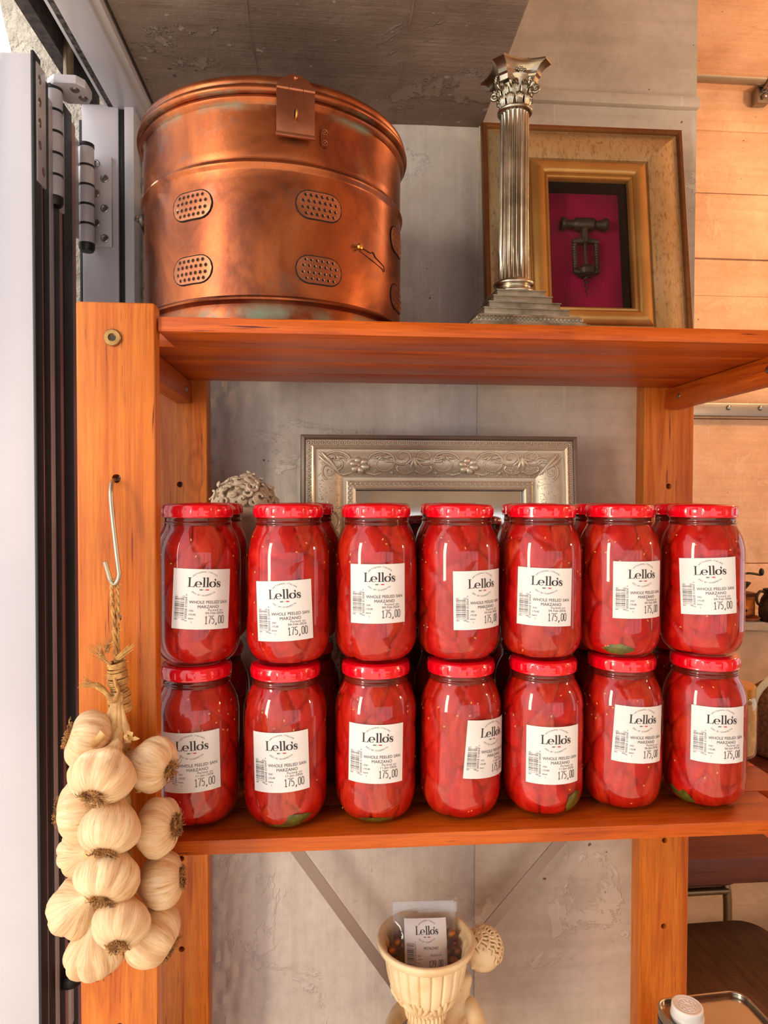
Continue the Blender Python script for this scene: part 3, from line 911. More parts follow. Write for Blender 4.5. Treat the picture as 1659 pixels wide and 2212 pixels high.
class Print:
    """flat print, built in label units (u right, v up, metres)"""
    def __init__(s):
        s.v, s.f, s.m = [], [], []
    def put(s, vs, fs, m=0):
        o = len(s.v)
        s.v += vs
        s.f += [tuple(i + o for i in f) for f in fs]
        s.m += [m] * len(fs)
    def rect(s, u0, u1, v0, v1, m=0):
        s.put([(u0, v0), (u1, v0), (u1, v1), (u0, v1)], [(0, 1, 2, 3)], m)
    def text(s, txt, u, v, size, m=0, sx=1.0, align='L', rot=0, space=0.0):
        w = sum(glyph(c)[2] + space for c in txt) * size * sx
        x = {'L': 0, 'C': -w / 2, 'R': -w}[align]
        cr, sr = math.cos(rot), math.sin(rot)
        for c in txt:
            vs, fs, adv = glyph(c)
            s.put([(u + (x + px * size * sx) * cr - py * size * sr, v + (x + px * size * sx) * sr + py * size * cr) for px, py in vs], fs, m)
            x += (adv + space) * size * sx
    def arc(s, txt, cu, cv, rad, size, up=True, m=0, space=.18):
        tot = sum(glyph(c)[2] + space for c in txt) * size
        x = -tot / 2
        for c in txt:
            vs, fs, adv = glyph(c)
            mid = x + adv * size / 2
            a = mid / rad
            for_ = (math.sin(a), math.cos(a)) if up else (math.sin(a), -math.cos(a))
            ou, ov = cu + rad * for_[0], cv + rad * for_[1]
            rot = -a if up else a
            cr, sr = math.cos(rot), math.sin(rot)
            hw = adv * size / 2
            s.put([(ou + (px * size - hw) * cr - py * size * sr, ov + (px * size - hw) * sr + py * size * cr) for px, py in vs], fs, m)
            x += (adv + space) * size
    def stroke(s, pts, wf, m=0):
        """pen stroke with width wf(direction) - thick stems, thin hairlines"""
        L, Rr = [], []
        for i, p in enumerate(pts):
            a, b = pts[max(0, i - 1)], pts[min(len(pts) - 1, i + 1)]
            dx, dy = b[0] - a[0], b[1] - a[1]
            l = math.hypot(dx, dy) or 1
            dx, dy = dx / l, dy / l
            w = wf(dx, dy, i / (len(pts) - 1)) / 2
            L.append((p[0] - dy * w, p[1] + dx * w))
            Rr.append((p[0] + dy * w, p[1] - dx * w))
        n = len(pts)
        s.put(L + Rr, [(i, i + 1, n + i + 1, n + i) for i in range(n - 1)], m)
    def price(s, txt, u1, v, h, w):
        """tall narrow till digits, right aligned at u1"""
        oval = [(.5 + .42 * math.cos(R(90 - a)) * (1 if abs(math.cos(R(90 - a))) < .99 else 1), .5 + .5 * math.sin(R(90 - a))) for a in range(0, 361, 15)]
        oval = [(.5 + .42 * max(-1, min(1, 1.25 * math.cos(R(90 - a)))), y) for a, (x, y) in zip(range(0, 361, 15), oval)]
        G = {'0': [oval], '1': [[(.18, .78), (.52, 1.0), (.52, 0)], [(.16, 0), (.88, 0)]], '7': [[(.06, 1), (.92, 1), (.60, .55), (.40, 0)]],
             '5': [[(.88, 1), (.16, 1), (.13, .56), (.45, .64), (.80, .54), (.92, .32), (.80, .08), (.48, 0), (.10, .08)]],
             '2': [[(.08, .80), (.22, .96), (.5, 1), (.80, .95), (.92, .76), (.78, .52), (.08, 0), (.94, 0)]],
             '9': [[(.14, .04), (.5, .0), (.80, .12), (.92, .5), (.90, .80), (.72, .97), (.42, 1), (.14, .90), (.06, .70), (.16, .48), (.44, .40), (.76, .46), (.91, .62)]],
             ',': [[(.55, .10), (.50, -.06), (.30, -.20)]]}
        for i, c in enumerate(txt):
            x0 = u1 - (len(txt) - i) * w
            for st in G[c]:
                s.stroke([(x0 + px * w * .84, v + py * h) for px, py in st], lambda dx, dy, t: .00062 if c != ',' else .0009)
    def logo(s, u, v, k):
        """the shop's serif name, drawn with a broad pen; k = x-height, starts at u, baseline v"""
        th, hl = .31 * k, .075 * k
        w = lambda dx, dy, t: hl + (th - hl) * abs(dy) ** 1.6
        q = lambda x, y: (u + x * k, v + y * k)
        H = 1.72
        # L
        s.rect(*[q(.20, 0)[0], q(.47, 0)[0]], q(0, 0)[1], q(0, H)[1])
        s.rect(q(0, 0)[0], q(1.22, 0)[0], q(0, 0)[1], q(0, .08)[1])
        s.rect(q(.02, 0)[0], q(.66, 0)[0], q(0, H - .08)[1], q(0, H)[1])
        s.put([q(1.04, .08), q(1.22, .0), q(1.26, .46), q(1.20, .46)], [(0, 1, 2, 3)])
        # e
        def ring(cx, a0, a1, rx=.46, ry=.49, n=30):
            return [q(cx + rx * math.cos(R(a0 + (a1 - a0) * i / n)), .5 + ry * math.sin(R(a0 + (a1 - a0) * i / n))) for i in range(n + 1)]
        s.stroke(ring(1.86, -8, 180), w)
        s.stroke(ring(1.86, 180, 322), lambda dx, dy, t: (hl + (th - hl) * abs(dy) ** 1.6) * (1 - .55 * t))
        s.rect(q(1.46, 0)[0], q(2.33, 0)[0], q(0, .46)[1], q(0, .54)[1])
        # l l
        for x in (2.72, 3.34):
            s.rect(q(x, 0)[0], q(x + .27, 0)[0], q(0, 0)[1], q(0, H)[1])
            s.rect(q(x - .15, 0)[0], q(x + .42, 0)[0], q(0, 0)[1], q(0, .08)[1])
            s.put([q(x - .16, H - .08), q(x + .1, H - .12), q(x + .27, H + .04), q(x + .2, H + .04), q(x - .16, H - .01)], [(0, 1, 2, 3, 4)])
        # o
        s.stroke(ring(4.38, 0, 360, .48, .48, 44), lambda dx, dy, t: hl + (th * 1.1 - hl) * abs(dy) ** 1.6)
        # apostrophe
        n = 14
        s.put([q(4.82 + .145 * math.cos(2 * PI * i / n), 1.36 + .145 * math.sin(2 * PI * i / n)) for i in range(n)], [tuple(range(n))])
        s.stroke([q(4.93, 1.32), q(4.93, 1.16), q(4.84, 1.02), q(4.72, .94)], lambda dx, dy, t: (.13 - .09 * t) * k)
        # s
        pts = [(5.77, .74), (5.73, .90), (5.55, .985), (5.34, .93), (5.25, .76), (5.36, .60), (5.57, .47), (5.74, .34), (5.72, .14), (5.53, .015), (5.30, .06), (5.19, .27)]
        P2 = [q(p[0], p[1]) for p in sline2(pts, 5)]
        s.stroke(P2, lambda dx, dy, t: hl + (th - hl) * max(0, 1 - abs(t - .5) / .36) ** .8)
        s.put([q(5.70, .66), q(5.82, .66), q(5.80, .98), q(5.74, .98)], [(0, 1, 2, 3)])
        s.put([q(5.16, .36), q(5.25, .36), q(5.22, 0), q(5.14, 0)], [(0, 1, 2, 3)])
LW, LH = .0595, .0605
BARS = [1, 1, 2, 3, 1, 2, 1, 3, 1, 1, 2, 2, 1, 1, 3, 1, 2, 1, 1, 3, 2, 1, 1, 2, 3, 1, 1]
def label_print(date, product=('WHOLE PEELED SAN', 'MARZANO'), price='175,00', small='175.00'):
    p = Print()
    p.arc('ARTISANAL ITALIAN', .0022, .0098, .0172, .0021)
    p.logo(-.0147, .0123, .00555)
    y = .0090
    p.rect(-.0030, .0000, y, y + .0011, 1)
    p.rect(.0000, .0030, y, y + .0011, 3)
    p.rect(.0030, .0060, y, y + .0011, 2)
    p.arc('DELI BY SCARPETTA', .0012, .0222, .0190, .0021, up=False)
    # barcode lying on its side with its number
    v = -.0213
    for i in range(54):
        t = BARS[i % 27] * .00022
        if i % 2 == 0:
            p.rect(-.0270, -.0172 if 3 < i < 50 else -.0163, v, v + t, 0)
        v += t + .00010
    p.text('2 000058 010004 >', -.0142, -.0226, .0031, 4, rot=R(90), space=.06)
    p.text(product[0], .0070, -.0043, .0044, 4, sx=.95, align='C')
    if product[1]:
        p.text(product[1], .0064, -.0089, .0044, 4, sx=.98, align='C')
    p.text('F/01', -.0122, -.0124, .0026, 4)
    p.text(small, -.0128, -.0162, .0026, 4)
    p.text('Items', -.0128, -.0200, .0024, 4)
    p.text('1', -.0102, -.0236, .0026, 4)
    p.text('Packed on', .0140, -.0119, .0031, 4, align='C', space=.1)
    if date:
        p.text(date, .0132, -.0149, .0033, 4, align='C', space=.06)
    p.price(price, .0240, -.0245, .0078, .00345)
    return p
PRINTS = {k: label_print(d) for k, d in dict(feb='04-Feb-2026', jan='11-Jan-2026', six='06-Jan-2026').items()}
INKS = [ink, ink_green, ink_red, ink_pale, ink_soft]
def wrap(u, v, tilt, off, z0, wr=0.0):
    ct, st = math.cos(tilt), math.sin(tilt)
    uu, vv = u * ct - v * st, u * st + v * ct
    r = JR + off
    if wr:
        r += wr * max(0, noise.noise((u * 130 + 7, v * 40, wr * 1e4))) * max(0, min(1, (.012 - v) / .02))
    a = uu / JR
    return (r * math.sin(a), -r * math.cos(a), z0 + vv)
def label_meshes(key, tilt, z0, wr):
    tilt = R(tilt)
    nu, nv = 30, 12
    vs, fs = [], []
    for j in range(nv + 1):
        for i in range(nu + 1):
            vs.append(wrap(-LW / 2 + LW * i / nu, -LH / 2 + LH * j / nv, tilt, .00035, z0, wr))
    N = len(vs)
    for j in range(nv):
        for i in range(nu):
            a = j * (nu + 1) + i
            fs.append((a, a + 1, a + nu + 2, a + nu + 1))
    lab = MB().add(vs, fs).mesh('label', paper, 60)
    p = PRINTS[key]
    me = bpy.data.meshes.new('print')
    me.from_pydata([wrap(u, v, tilt, .00062, z0, wr) for u, v in p.v], [], p.f)
    for m in INKS:
        me.materials.append(m)
    me.polygons.foreach_set('material_index', p.m)
    return lab, me

def leaf_patch(a0, z0, da, dz, tilt, k=1):
    """a basil leaf pressed against the inside of the glass"""
    mb = MB()
    nu, nv = 12, 8
    vs, fs = [], []
    for j in range(nv + 1):
        for i in range(nu + 1):
            s_, t_ = 2 * i / nu - 1, 2 * j / nv - 1
            wd = (1 - abs(s_) ** 2.2) * (1 + .12 * math.sin(9 * s_))
            uu, vv = s_ * da, t_ * dz * wd
            a = a0 + uu * math.cos(tilt) - vv / .04 * math.sin(tilt)
            z = z0 + vv * math.cos(tilt) + uu * .04 * math.sin(tilt)
            z = max(.0038, z)
            r = prof_r(z) - .0006 - .0003 * abs(t_)
            vs.append((r * math.sin(a), -r * math.cos(a), z))
    for j in range(nv):
        for i in range(nu):
            q = j * (nu + 1) + i
            fs.append((q, q + 1, q + nu + 2, q + nu + 1))
    return mb.add(vs, fs).mesh('basil_leaf', basil_mat, 70)

def jar(x, y, z, label, group, phi=0, var=0, lab=None, leaf=None, spin=0):
    nrm = math.hypot(x, y)
    c, s_ = math.cos(R(phi)), math.sin(R(phi))
    dx = c * (-x / nrm) + s_ * (y / nrm)
    dy = c * (-y / nrm) + s_ * (-x / nrm)
    th = math.atan2(dx, -dy)
    t = thing('tomato_jar', label, 'jar', (x, y, z), (0, 0, th), group)
    link('glass_body', jar_mesh, t)
    link('lid', lid_mesh, t, None, (0, 0, spin))
    link('juice', neck_mesh, t)
    me, sd = CONT[var]
    link('tomatoes', me, t, None, (0, 0, spin))
    stuff(link('seeds', sd, t, None, (0, 0, spin)))
    if lab:
        key, tilt, zc, wr = lab
        a, b = label_meshes(key, tilt, zc, wr)
        lo = link('label', a, t)
        link('print', b, lo)
    if leaf:
        link('basil_leaf', leaf_patch(R(leaf[0] - phi), *leaf[1:]), t)
    return t
ordn = ['leftmost', 'second from the left', 'third from the left', 'middle', 'third from the right', 'second from the right', 'rightmost']
#        x,      y,    phi, tilt, label height, leaf
UP = [(-.1402, .738, 5, -3.0, .0715, None, 'label leaning right'), (-.0446, .733, -6.5, 2.6, .0600, None, 'label low and tilted'),
      (.0489, .737, 3, .5, .0758, None, 'label straight and nearly centred'), (.1396, .737, 31, 1, .0685, None, 'label turned rightward'),
      (.2316, .739, 5.5, -1.2, .0705, None, 'label slightly tilted right'), (.3222, .744, 31, 0, .0765, (0, .012, .45, .006, 0), 'green leaf at its base'),
      (.4172, .741, 10, 3.0, .0800, None, 'label high and tilted left')]
LO = [(-.1420, .738, -8, 1.5, .0745, None, 'feb', 'half hidden by the garlic braid'), (-.0477, .732, -7, 2.0, .0745, (6, .0100, .62, .0085, .25), 'feb', 'a folded green leaf at its base'),
      (.0487, .737, .5, -1, .0785, (0, .0065, .55, .004, 0), 'feb', 'label almost straight'), (.1419, .737, 45, -4.5, .0790, None, 'feb', 'label turned far right'),
      (.2339, .738, 17, -.3, .0715, (52, .019, .26, .012, -.7), 'feb', 'broad leaf at lower right'), (.3270, .746, 28.5, -3.5, .0880, None, 'feb', 'label creased and peeling'),
      (.4231, .743, 22, -.5, .0865, (-34, .0135, .42, .0075, -.35), 'feb', 'leaf at lower left')]
keys_lo = ['jan', 'jan', 'jan', 'jan', 'jan', 'six', 'six']
for i, (x, y, phi, tl, zc, lf, ds) in enumerate(UP):
    jar(x, y, ZL + JH, 'tomato jar, upper front row, %s, %s' % (ordn[i], ds), 'peeled tomato jars', phi, i % 5, ('feb', tl, zc, 0), lf, i * 1.3)
for i, (x, y, phi, tl, zc, lf, k_, ds) in enumerate(LO):
    jar(x, y, ZL, 'tomato jar, lower front row, %s, %s' % (ordn[i], ds), 'peeled tomato jars', phi, (i + 2) % 5, (keys_lo[i], tl, zc, .0011 if i > 4 else 0), lf, i * 2.1 + .5)
BK = [-.1425, -.033, .0600, .1480, .2500, .3435, .4470]
for i, x in enumerate(BK):
    yb = .838 + .004 * (i % 2)
    jar(x, yb, ZL + JH, 'tomato jar behind the upper front row, %s of that back row' % ordn[i], 'peeled tomato jars', 10 * i, (i + 1) % 5, None, None, i * .7)
    jar(x, yb, ZL, 'tomato jar in the dark lower back row, %s there' % ordn[i], 'peeled tomato jars', 7 * i, (i + 3) % 5, None, None, i * 1.7)

# small glass jar with a golden lid showing past the last tomato jar
t = thing('preserve_jar', 'small clear glass jar with golden lid behind the rightmost lower tomato jar', 'jar', (.5360, .872, ZL))
MB().lathe(sline2([(.0, .002), (.020, .001), (.027, .001), (.0295, .006), (.030, .02), (.030, .06), (.0285, .074), (.026, .080)], 3), 40).build('glass_body', jar_glass, t, 60)
MB().lathe([(0, .004), (.0265, .004), (.0285, .02), (.0285, .058), (.024, .070), (0, .070)], 32).build('filling', straw, t)
MB().lathe([(.0255, .0795), (.0282, .080), (.0282, .092), (.0265, .094), (0, .094)], 40, None, lambda a, z, r: r + (.0004 * math.sin(a * 40) if r > .028 else 0)).build('lid', brass, t)

# ================================================================ COPPER DRUM
DR = .1545
dm = thing('copper_drum', 'large aged copper drum with hasp and perforated vents on the top shelf', 'drum', (-.0683, .8665, ZT))
def dz(z):
    return z - ZT
bp = [(0, 0), (.150, 0), (.1525, .002), (.1520, .020), (.1512, .0235), (.1530, .0255), (.1558, .0268), (.1566, .0285), (.1556, .0302), (DR, .0312)]
bp += [(DR, .06), (DR, .10), (DR, .14), (DR, .158)]
bp += [(DR + .0004, .1600), (DR + .0022, .1622), (DR + .0028, .1645), (DR + .0020, .1668), (DR, .1685), (DR - .0004, .170), (DR, .1715), (DR, .20), (DR, .2235), (DR + .0030, .2262), (DR + .0042, .2290), (DR + .0030, .2318), (DR - .001, .234)]
def dtone(a, z, r):
    g = 0
    if z < .026:
        g = .9 * max(0, min(1, (.0275 - z) / .012))
    if .2185 < z < .2255:
        g = .95
    return (g, 0, 0)
bpp = []
for (r0, z0), (r1, z1) in zip(bp, bp[1:]):
    n = max(1, int(abs(z1 - z0) / .006))
    bpp += [(r0 + (r1 - r0) * i / n, z0 + (z1 - z0) * i / n) for i in range(n)]
bpp.append(bp[-1])
def dent(a, z, r):
    return r + .0006 * noise.noise((math.sin(a) * 4, math.cos(a) * 4, z * 14))
MB().lathe(bpp, 160, None, dent, 0, dtone).build('body', copper, dm, 30)
lidp = [(.1548, .2325), (.1592, .2330), (.1618, .2348), (.1624, .2372), (.1615, .2396), (.1600, .2412), (.1604, .2440), (.1600, .2470), (.1580, .2500), (.153, .2525), (.140, .2545), (.11, .257), (.06, .259), (0, .260)]
MB().lathe(sline2(lidp, 3), 160, None, None, 0, lambda a, z, r: (.55 if z < .2345 or .2402 < z < .2425 else 0, 0, 0)).build('lid', copper, dm, 30)

def cyl(a, z, r):
    return (r * math.sin(a), -r * math.cos(a), z)
def stadium(w, h, n=10):
    """outline points of a rounded slot, centred"""
    c = w / 2 - h / 2
    o = [(c + h / 2 * math.cos(t), h / 2 * math.sin(t)) for t in [R(-90 + 180 * i / n) for i in range(n + 1)]]
    o += [(-c + h / 2 * math.cos(t), h / 2 * math.sin(t)) for t in [R(90 + 180 * i / n) for i in range(n + 1)]]
    return o
def vent(adeg, z):
    a0 = R(adeg)
    w, h = .0500, .0285
    f = lambda u, v, r: cyl(a0 + u / DR, z + v, r)
    out = stadium(w, h)
    mb = MB()
    # plate: column strips so that it follows the curve
    nc = 24
    vs, fs = [], []
    for i in range(nc + 1):
        u = -w / 2 + w * i / nc
        k = max(0, abs(u) - (w / 2 - h / 2))
        hv = math.sqrt(max(0, (h / 2) ** 2 - k * k))
        for v, r in ((-hv, DR + .0001), (-hv * .96, DR + .0011), (hv * .96, DR + .0011), (hv, DR + .0001)):
            vs.append(f(u, v, r))
    for i in range(nc):
        for j in range(3):
            fs.append((i * 4 + j, (i + 1) * 4 + j, (i + 1) * 4 + j + 1, i * 4 + j + 1))
    mb.add(vs, fs)
    po = mb.build('vent_plate', copper_dark, dm, 30)
    MB().tube([f(u * 1.01, v * 1.01, DR + .0006) for u, v in out], .00065, 6, True).build('vent_groove', dark_hole, po)
    hs, rm = MB(), MB()
    rows = [(.0095, 6, 0), (.0034, 7, .5), (-.0034, 7, 0), (-.0095, 6, .3)]
    for k, (v, n, sh) in enumerate(rows):
        ww = w - .0135 - (.006 if abs(v) > .008 else 0)
        for i in range(n):
            u = -ww / 2 + ww * (i + .12 * (k % 2)) / (n - 1) * .98
            m = 12
            ring = [(u + .0016 * math.cos(2 * PI * q / m), v + .0016 * math.sin(2 * PI * q / m)) for q in range(m)]
            hs.add([f(x, y, DR + .00125) for x, y in ring], [tuple(range(m))])
            rm.tube([f(u + (x - u) * 1.12, v + (y - v) * 1.12, DR + .0012) for x, y in ring], .00032, 5, True)
    hs.build('holes', dark_hole, po, 0)
    rm.build('hole_rims', copper_dark, po)
for ad in (-29.5, 21.4, 71.5):
    for z in (1.802, 1.7355):
        vent(ad, dz(z))
# hasp with its staple
ha = R(11.6)
Th = Matrix.Rotation(ha, 4, 'Z')
mb = MB()
w = .0195
mb.box(-w, w, -.1640, -.1622, dz(1.8655), dz(1.9105), 0, Th)
hz = mb.build('hasp', copper_dark, dm, 35, .0006)
hb = MB()
hb.box(-w - .0005, w + .0005, -.1648, -.1615, dz(1.8635), dz(1.8675), 0, Th)
hb.build('hasp_lip', copper_dark, hz, 35, .001)
kn = MB()
for i, (x0, x1) in enumerate(((-w, -.0072), (-.0068, .0072), (.0076, w))):
    kn.tube([Th @ Vector((x0, -.1632, dz(1.9118))), Th @ Vector((x1, -.1632, dz(1.9118)))], .0021, 12)
kn.build('hasp_hinge', copper_dark, hz)
fl = MB()
pts = [(-w, dz(1.9125)), (w, dz(1.9125)), (w * .95, dz(1.917)), (.008, dz(1.9255)), (0, dz(1.9268)), (-.008, dz(1.9255)), (-w * .95, dz(1.917))]
fl.prism(pts, -.1635, -.1600, 0, Th)
fo = fl.build('lid_plate', copper_dark, hz, 35, .0006)
MB().ell(Th @ Vector((0, -.1640, dz(1.9225))), .0022, 12, 8).build('rivet', copper_dark, hz)
MB().tube(smoothline([Th @ Vector(p) for p in ((0, -.1615, dz(1.8805)), (0, -.1685, dz(1.8815)), (0, -.1705, dz(1.8865)), (0, -.1685, dz(1.8915)), (0, -.1615, dz(1.8925)))], 5), .0013, 8).build('staple', brass, hz)
mb = MB()
m = 20
mb.add([Th @ Vector((.0021 * math.cos(2 * PI * q / m), -.16408, dz(1.8865) + .0068 * math.sin(2 * PI * q / m))) for q in range(m)], [tuple(range(m))])
mb.build('hasp_slot', dark_hole, hz, 0)
# riveted loop plate to the right of the hasp
mb = MB()
a0 = R(23.4)
mb.add([cyl(a0 + u / DR, dz(1.8735) + v, DR + .0012) for u, v in stadium(.0205, .0092)], [tuple(range(22))], 0)
for v in (-.0055, .0055):
    mb.ell(cyl(a0, dz(1.8735) + v, DR + .0016), .0024, 10, 6)
lo = None
mb2 = MB()
pv = stadium(.0205, .0092)
mb2.add([cyl(a0 + v / DR, dz(1.8735) + u, DR + .0013) for u, v in pv] + [cyl(a0 + v / DR, dz(1.8735) + u, DR - .001) for u, v in pv],
        [tuple(range(22))] + [(i, i + 22, (i + 1) % 22 + 22, (i + 1) % 22) for i in range(22)], 0, None, None, [(.7, 0, 0)] * 44)
lo = mb2.build('loop_plate', copper, dm, 30)
mb3 = MB()
for v in (-.0055, .0055):
    mb3.tube([cyl(a0 + .0026 * math.cos(t) / DR, dz(1.8735) + v + .0026 * math.sin(t), DR + .0016) for t in [2 * PI * q / 14 for q in range(14)]], .0007, 6, True)
    mb3.ell(cyl(a0, dz(1.8735) + v, DR + .0014), .0012, 8, 6)
mb3.build('rivets', copper_dark, lo)
# sliding latch: brass knob and the slot outline it runs in
a1 = R(38.5)
MB().lathe([(0, 0), (.0022, 0), (.0022, .002), (.0034, .0035), (.0037, .0055), (.0026, .0074), (0, .0078)], 20,
           Matrix.Translation(cyl(a1, dz(1.7685), DR)) @ Matrix.Rotation(a1, 4, 'Z') @ Matrix.Rotation(R(90), 4, 'X')).build('latch_knob', brass, dm)
up_ = [(1.0, .0024), (5, .0010), (8, .0000), (9.2, .0022), (10, .0012), (11, -.002), (15, -.0055), (17.5, -.0075), (18, -.0125), (17.2, -.0135), (16.4, -.0115), (8, -.0068), (1.0, -.0020)]
MB().tube([cyl(a1 + R(u), dz(1.7685) + v, DR + .0001) for u, v in up_], .0005, 5).build('latch_slot', dark_hole, dm)
# swing handle on the left side and hinge at the back
mb = MB()
mb.tube(smoothline([cyl(R(-78), .150, DR + .001), cyl(R(-80), .152, DR + .009), cyl(R(-85), .160, DR + .010), cyl(R(-92), .160, DR + .010), cyl(R(-97), .152, DR + .009), cyl(R(-99), .150, DR + .001)], 4), .0022, 8)
for q in (-78, -99):
    mb.ell(cyl(R(q), .150, DR + .001), (.006, .006, .008), 10, 6)
mb.build('side_handle', iron, dm)

# ================================================================ COLUMN CANDLESTICK
cs = thing('column_candlestick', 'tall tarnished silver candlestick shaped as a fluted column with leafy capital', 'candlestick', (.2085, .7760, ZT), (0, 0, R(3)))
mb = MB()
mb.box(-.0645, .0645, -.0645, .0645, 0, .0095)
mb.box(-.0612, .0612, -.0612, .0612, .0095, .0115)
mb.box(-.0578, .0578, -.0578, .0578, .0115, .0180)
mb.box(-.0555, .0555, -.0555, .0555, .0180, .0198)
mb.build('plinth', silver_dark, cs, 35, .0008)
bd = MB()
for s_ in range(4):
    Tm = Matrix.Rotation(s_ * PI / 2, 4, 'Z')
    for i in range(26):
        bd.ell((-.056 + .112 * i / 25, -.0580, .0150), (.0018, .0013, .0024), 8, 5, Tm)
stuff(bd.build('beading', silver_dark, cs))
z = .0198
for k, (hw, hh) in enumerate(((.0475, .0095), (.0400, .0088), (.0330, .0088), (.0275, .0080))):
    MB().box(-hw, hw, -hw, hw, z, z + hh).box(-hw - .0012, hw + .0012, -hw - .0012, hw + .0012, z + hh - .0018, z + hh - .0004).build('step', silver_dark, cs, 35, .0007)
    z += hh
zb = z
MB().lathe(sline2([(.0245, zb), (.0250, zb + .003), (.0205, zb + .006), (.0198, zb + .0085), (.0225, zb + .0105), (.0232, zb + .0128), (.0215, zb + .0152), (.0178, zb + .0160)], 4), 64).build('column_base', silver, cs, 40)
zc0, zc1 = zb + .0158, .2600
def flute(a, z, r):
    u = (a / (2 * PI) * 20) % 1
    k = abs(u - .5) * 2
    return r - .0021 * max(0, 1 - (k / .82) ** 2) * min(1, (z - zc0) / .003, (zc1 - z) / .003)
MB().lathe([(.0172 - .0012 * i / 12, zc0 + (zc1 - zc0) * (0, .004, .012, .1, .2, .3, .4, .5, .6, .75, .9, .99, 1)[i]) for i in range(13)], 200, None, flute).build('fluted_shaft', silver, cs, 50)
MB().lathe(sline2([(.0150, zc1 - .001), (.0185, zc1), (.0200, zc1 + .0022), (.0185, zc1 + .0045), (.0150, zc1 + .005)], 4), 64).build('collar_ring', silver, cs, 60)
zk = zc1 + .004
MB().lathe(sline2([(.0148, zk), (.0152, zk + .010), (.0170, zk + .020), (.0205, zk + .027), (.0215, zk + .031), (0, zk + .0315)], 4), 64).build('capital_bell', silver, cs, 60)
lv = MB()
for tier, (zz0, hh, n, ph) in enumerate(((zk, .013, 10, 0), (zk + .009, .013, 10, .5))):
    for i in range(n):
        a = 2 * PI * (i + ph) / n
        Tm = Matrix.Rotation(a, 4, 'Z')
        rr = .0152 + tier * .0012
        for q in range(-2, 3):
            x0 = q * .0016
            lv.tube([(x0 * .6, -rr, zz0), (x0, -rr - .0010, zz0 + hh * .5), (x0 * 1.15, -rr - .0022, zz0 + hh * (.9 - .07 * abs(q))), (x0 * 1.2, -rr - .0044, zz0 + hh * (.98 - .08 * abs(q))), (x0 * 1.1, -rr - .0048, zz0 + hh * (.86 - .08 * abs(q)))], [.0008, .0010, .0010, .0009, .0006], 6, False, 0, Tm)
lv.build('acanthus_leaves', silver, cs, 60)
vo = MB()
for i in range(4):
    for sgn in (-1, 1):
        Tm = Matrix.Rotation(R(45) + i * PI / 2, 4, 'Z') @ Matrix.Rotation(sgn * R(16), 4, 'Z')
        p = []
        for q in range(26):
            t = q / 25
            a = R(90) - sgn * 0 + t * 2 * PI * 1.55
            r_ = .0058 * (1 - .8 * t)
            p.append((0 + sgn * .0008 * t, -.0235 - r_ * math.cos(a), zk + .0215 + r_ * math.sin(a) * 1.0))
        p = [(0, -.0165, zk + .0150), (0, -.0185, zk + .0220)] + p
        vo.tube(p, [.0017] * (len(p) - 6) + [.0014, .0012, .0011, .0010, .0009, .0009], 8, False, 0, Tm)
    # little flowers and scrolls on each face
    Tm = Matrix.Rotation(i * PI / 2, 4, 'Z')
    for q in range(6):
        b = 2 * PI * q / 6
        vo.ell((.0024 * math.cos(b), -.0222, zk + .0335 + .0024 * math.sin(b)), .0014, 8, 5, Tm)
    vo.ell((0, -.0226, zk + .0335), .0015, 8, 5, Tm)
    for sgn in (-1, 1):
        p = [(sgn * (.0050 + .0030 * (1 - q / 16) * math.cos(q * .55)), -.0205, zk + .0225 + .0030 * (1 - q / 16) * math.sin(q * .55)) for q in range(16)]
        vo.tube(p, .0009, 6, False, 0, Tm)
        vo.ell((sgn * .0045, -.0222, zk + .0345), (.0018, .001, .0012), 8, 5, Tm)
vo.build('volutes', silver, cs, 60)
def abacus(hw, dep, z):
    P = []
    for s_ in range(4):
        a = s_ * PI / 2
        for i in range(9):
            t = i / 8
            x = -hw * .70 + 2 * hw * .70 * t
            y = -hw + dep * (1 - (2 * t - 1) ** 2)
            P.append((x * math.cos(a) - y * math.sin(a), x * math.sin(a) + y * math.cos(a), z))
    return P
lay = [(.0215, .0030, zk + .0240), (.0225, .0034, zk + .0290), (.0245, .0042, zk + .0305), (.0250, .0046, zk + .0345), (.0285, .0054, zk + .0385), (.0325, .0060, zk + .0405), (.0338, .0062, zk + .0412), (.0338, .0062, zk + .0432), (.0300, .0055, zk + .0440)]
vs, fs = [], []
for hw, dp, zz_ in lay:
    vs += abacus(hw, dp, zz_)
n = 36
for j in range(len(lay) - 1):
    for i in range(n):
        fs.append((j * n + i, j * n + (i + 1) % n, (j + 1) * n + (i + 1) % n, (j + 1) * n + i))
fs += [tuple(reversed(range(n))), tuple((len(lay) - 1) * n + i for i in range(n))]
MB().add(vs, fs).build('abacus', silver, cs, 28)
MB().lathe([(0, zk + .043), (.013, zk + .043), (.0125, zk + .050), (.010, zk + .050), (.010, zk + .044), (0, zk + .044)], 32).build('candle_socket', silver, cs, 40)

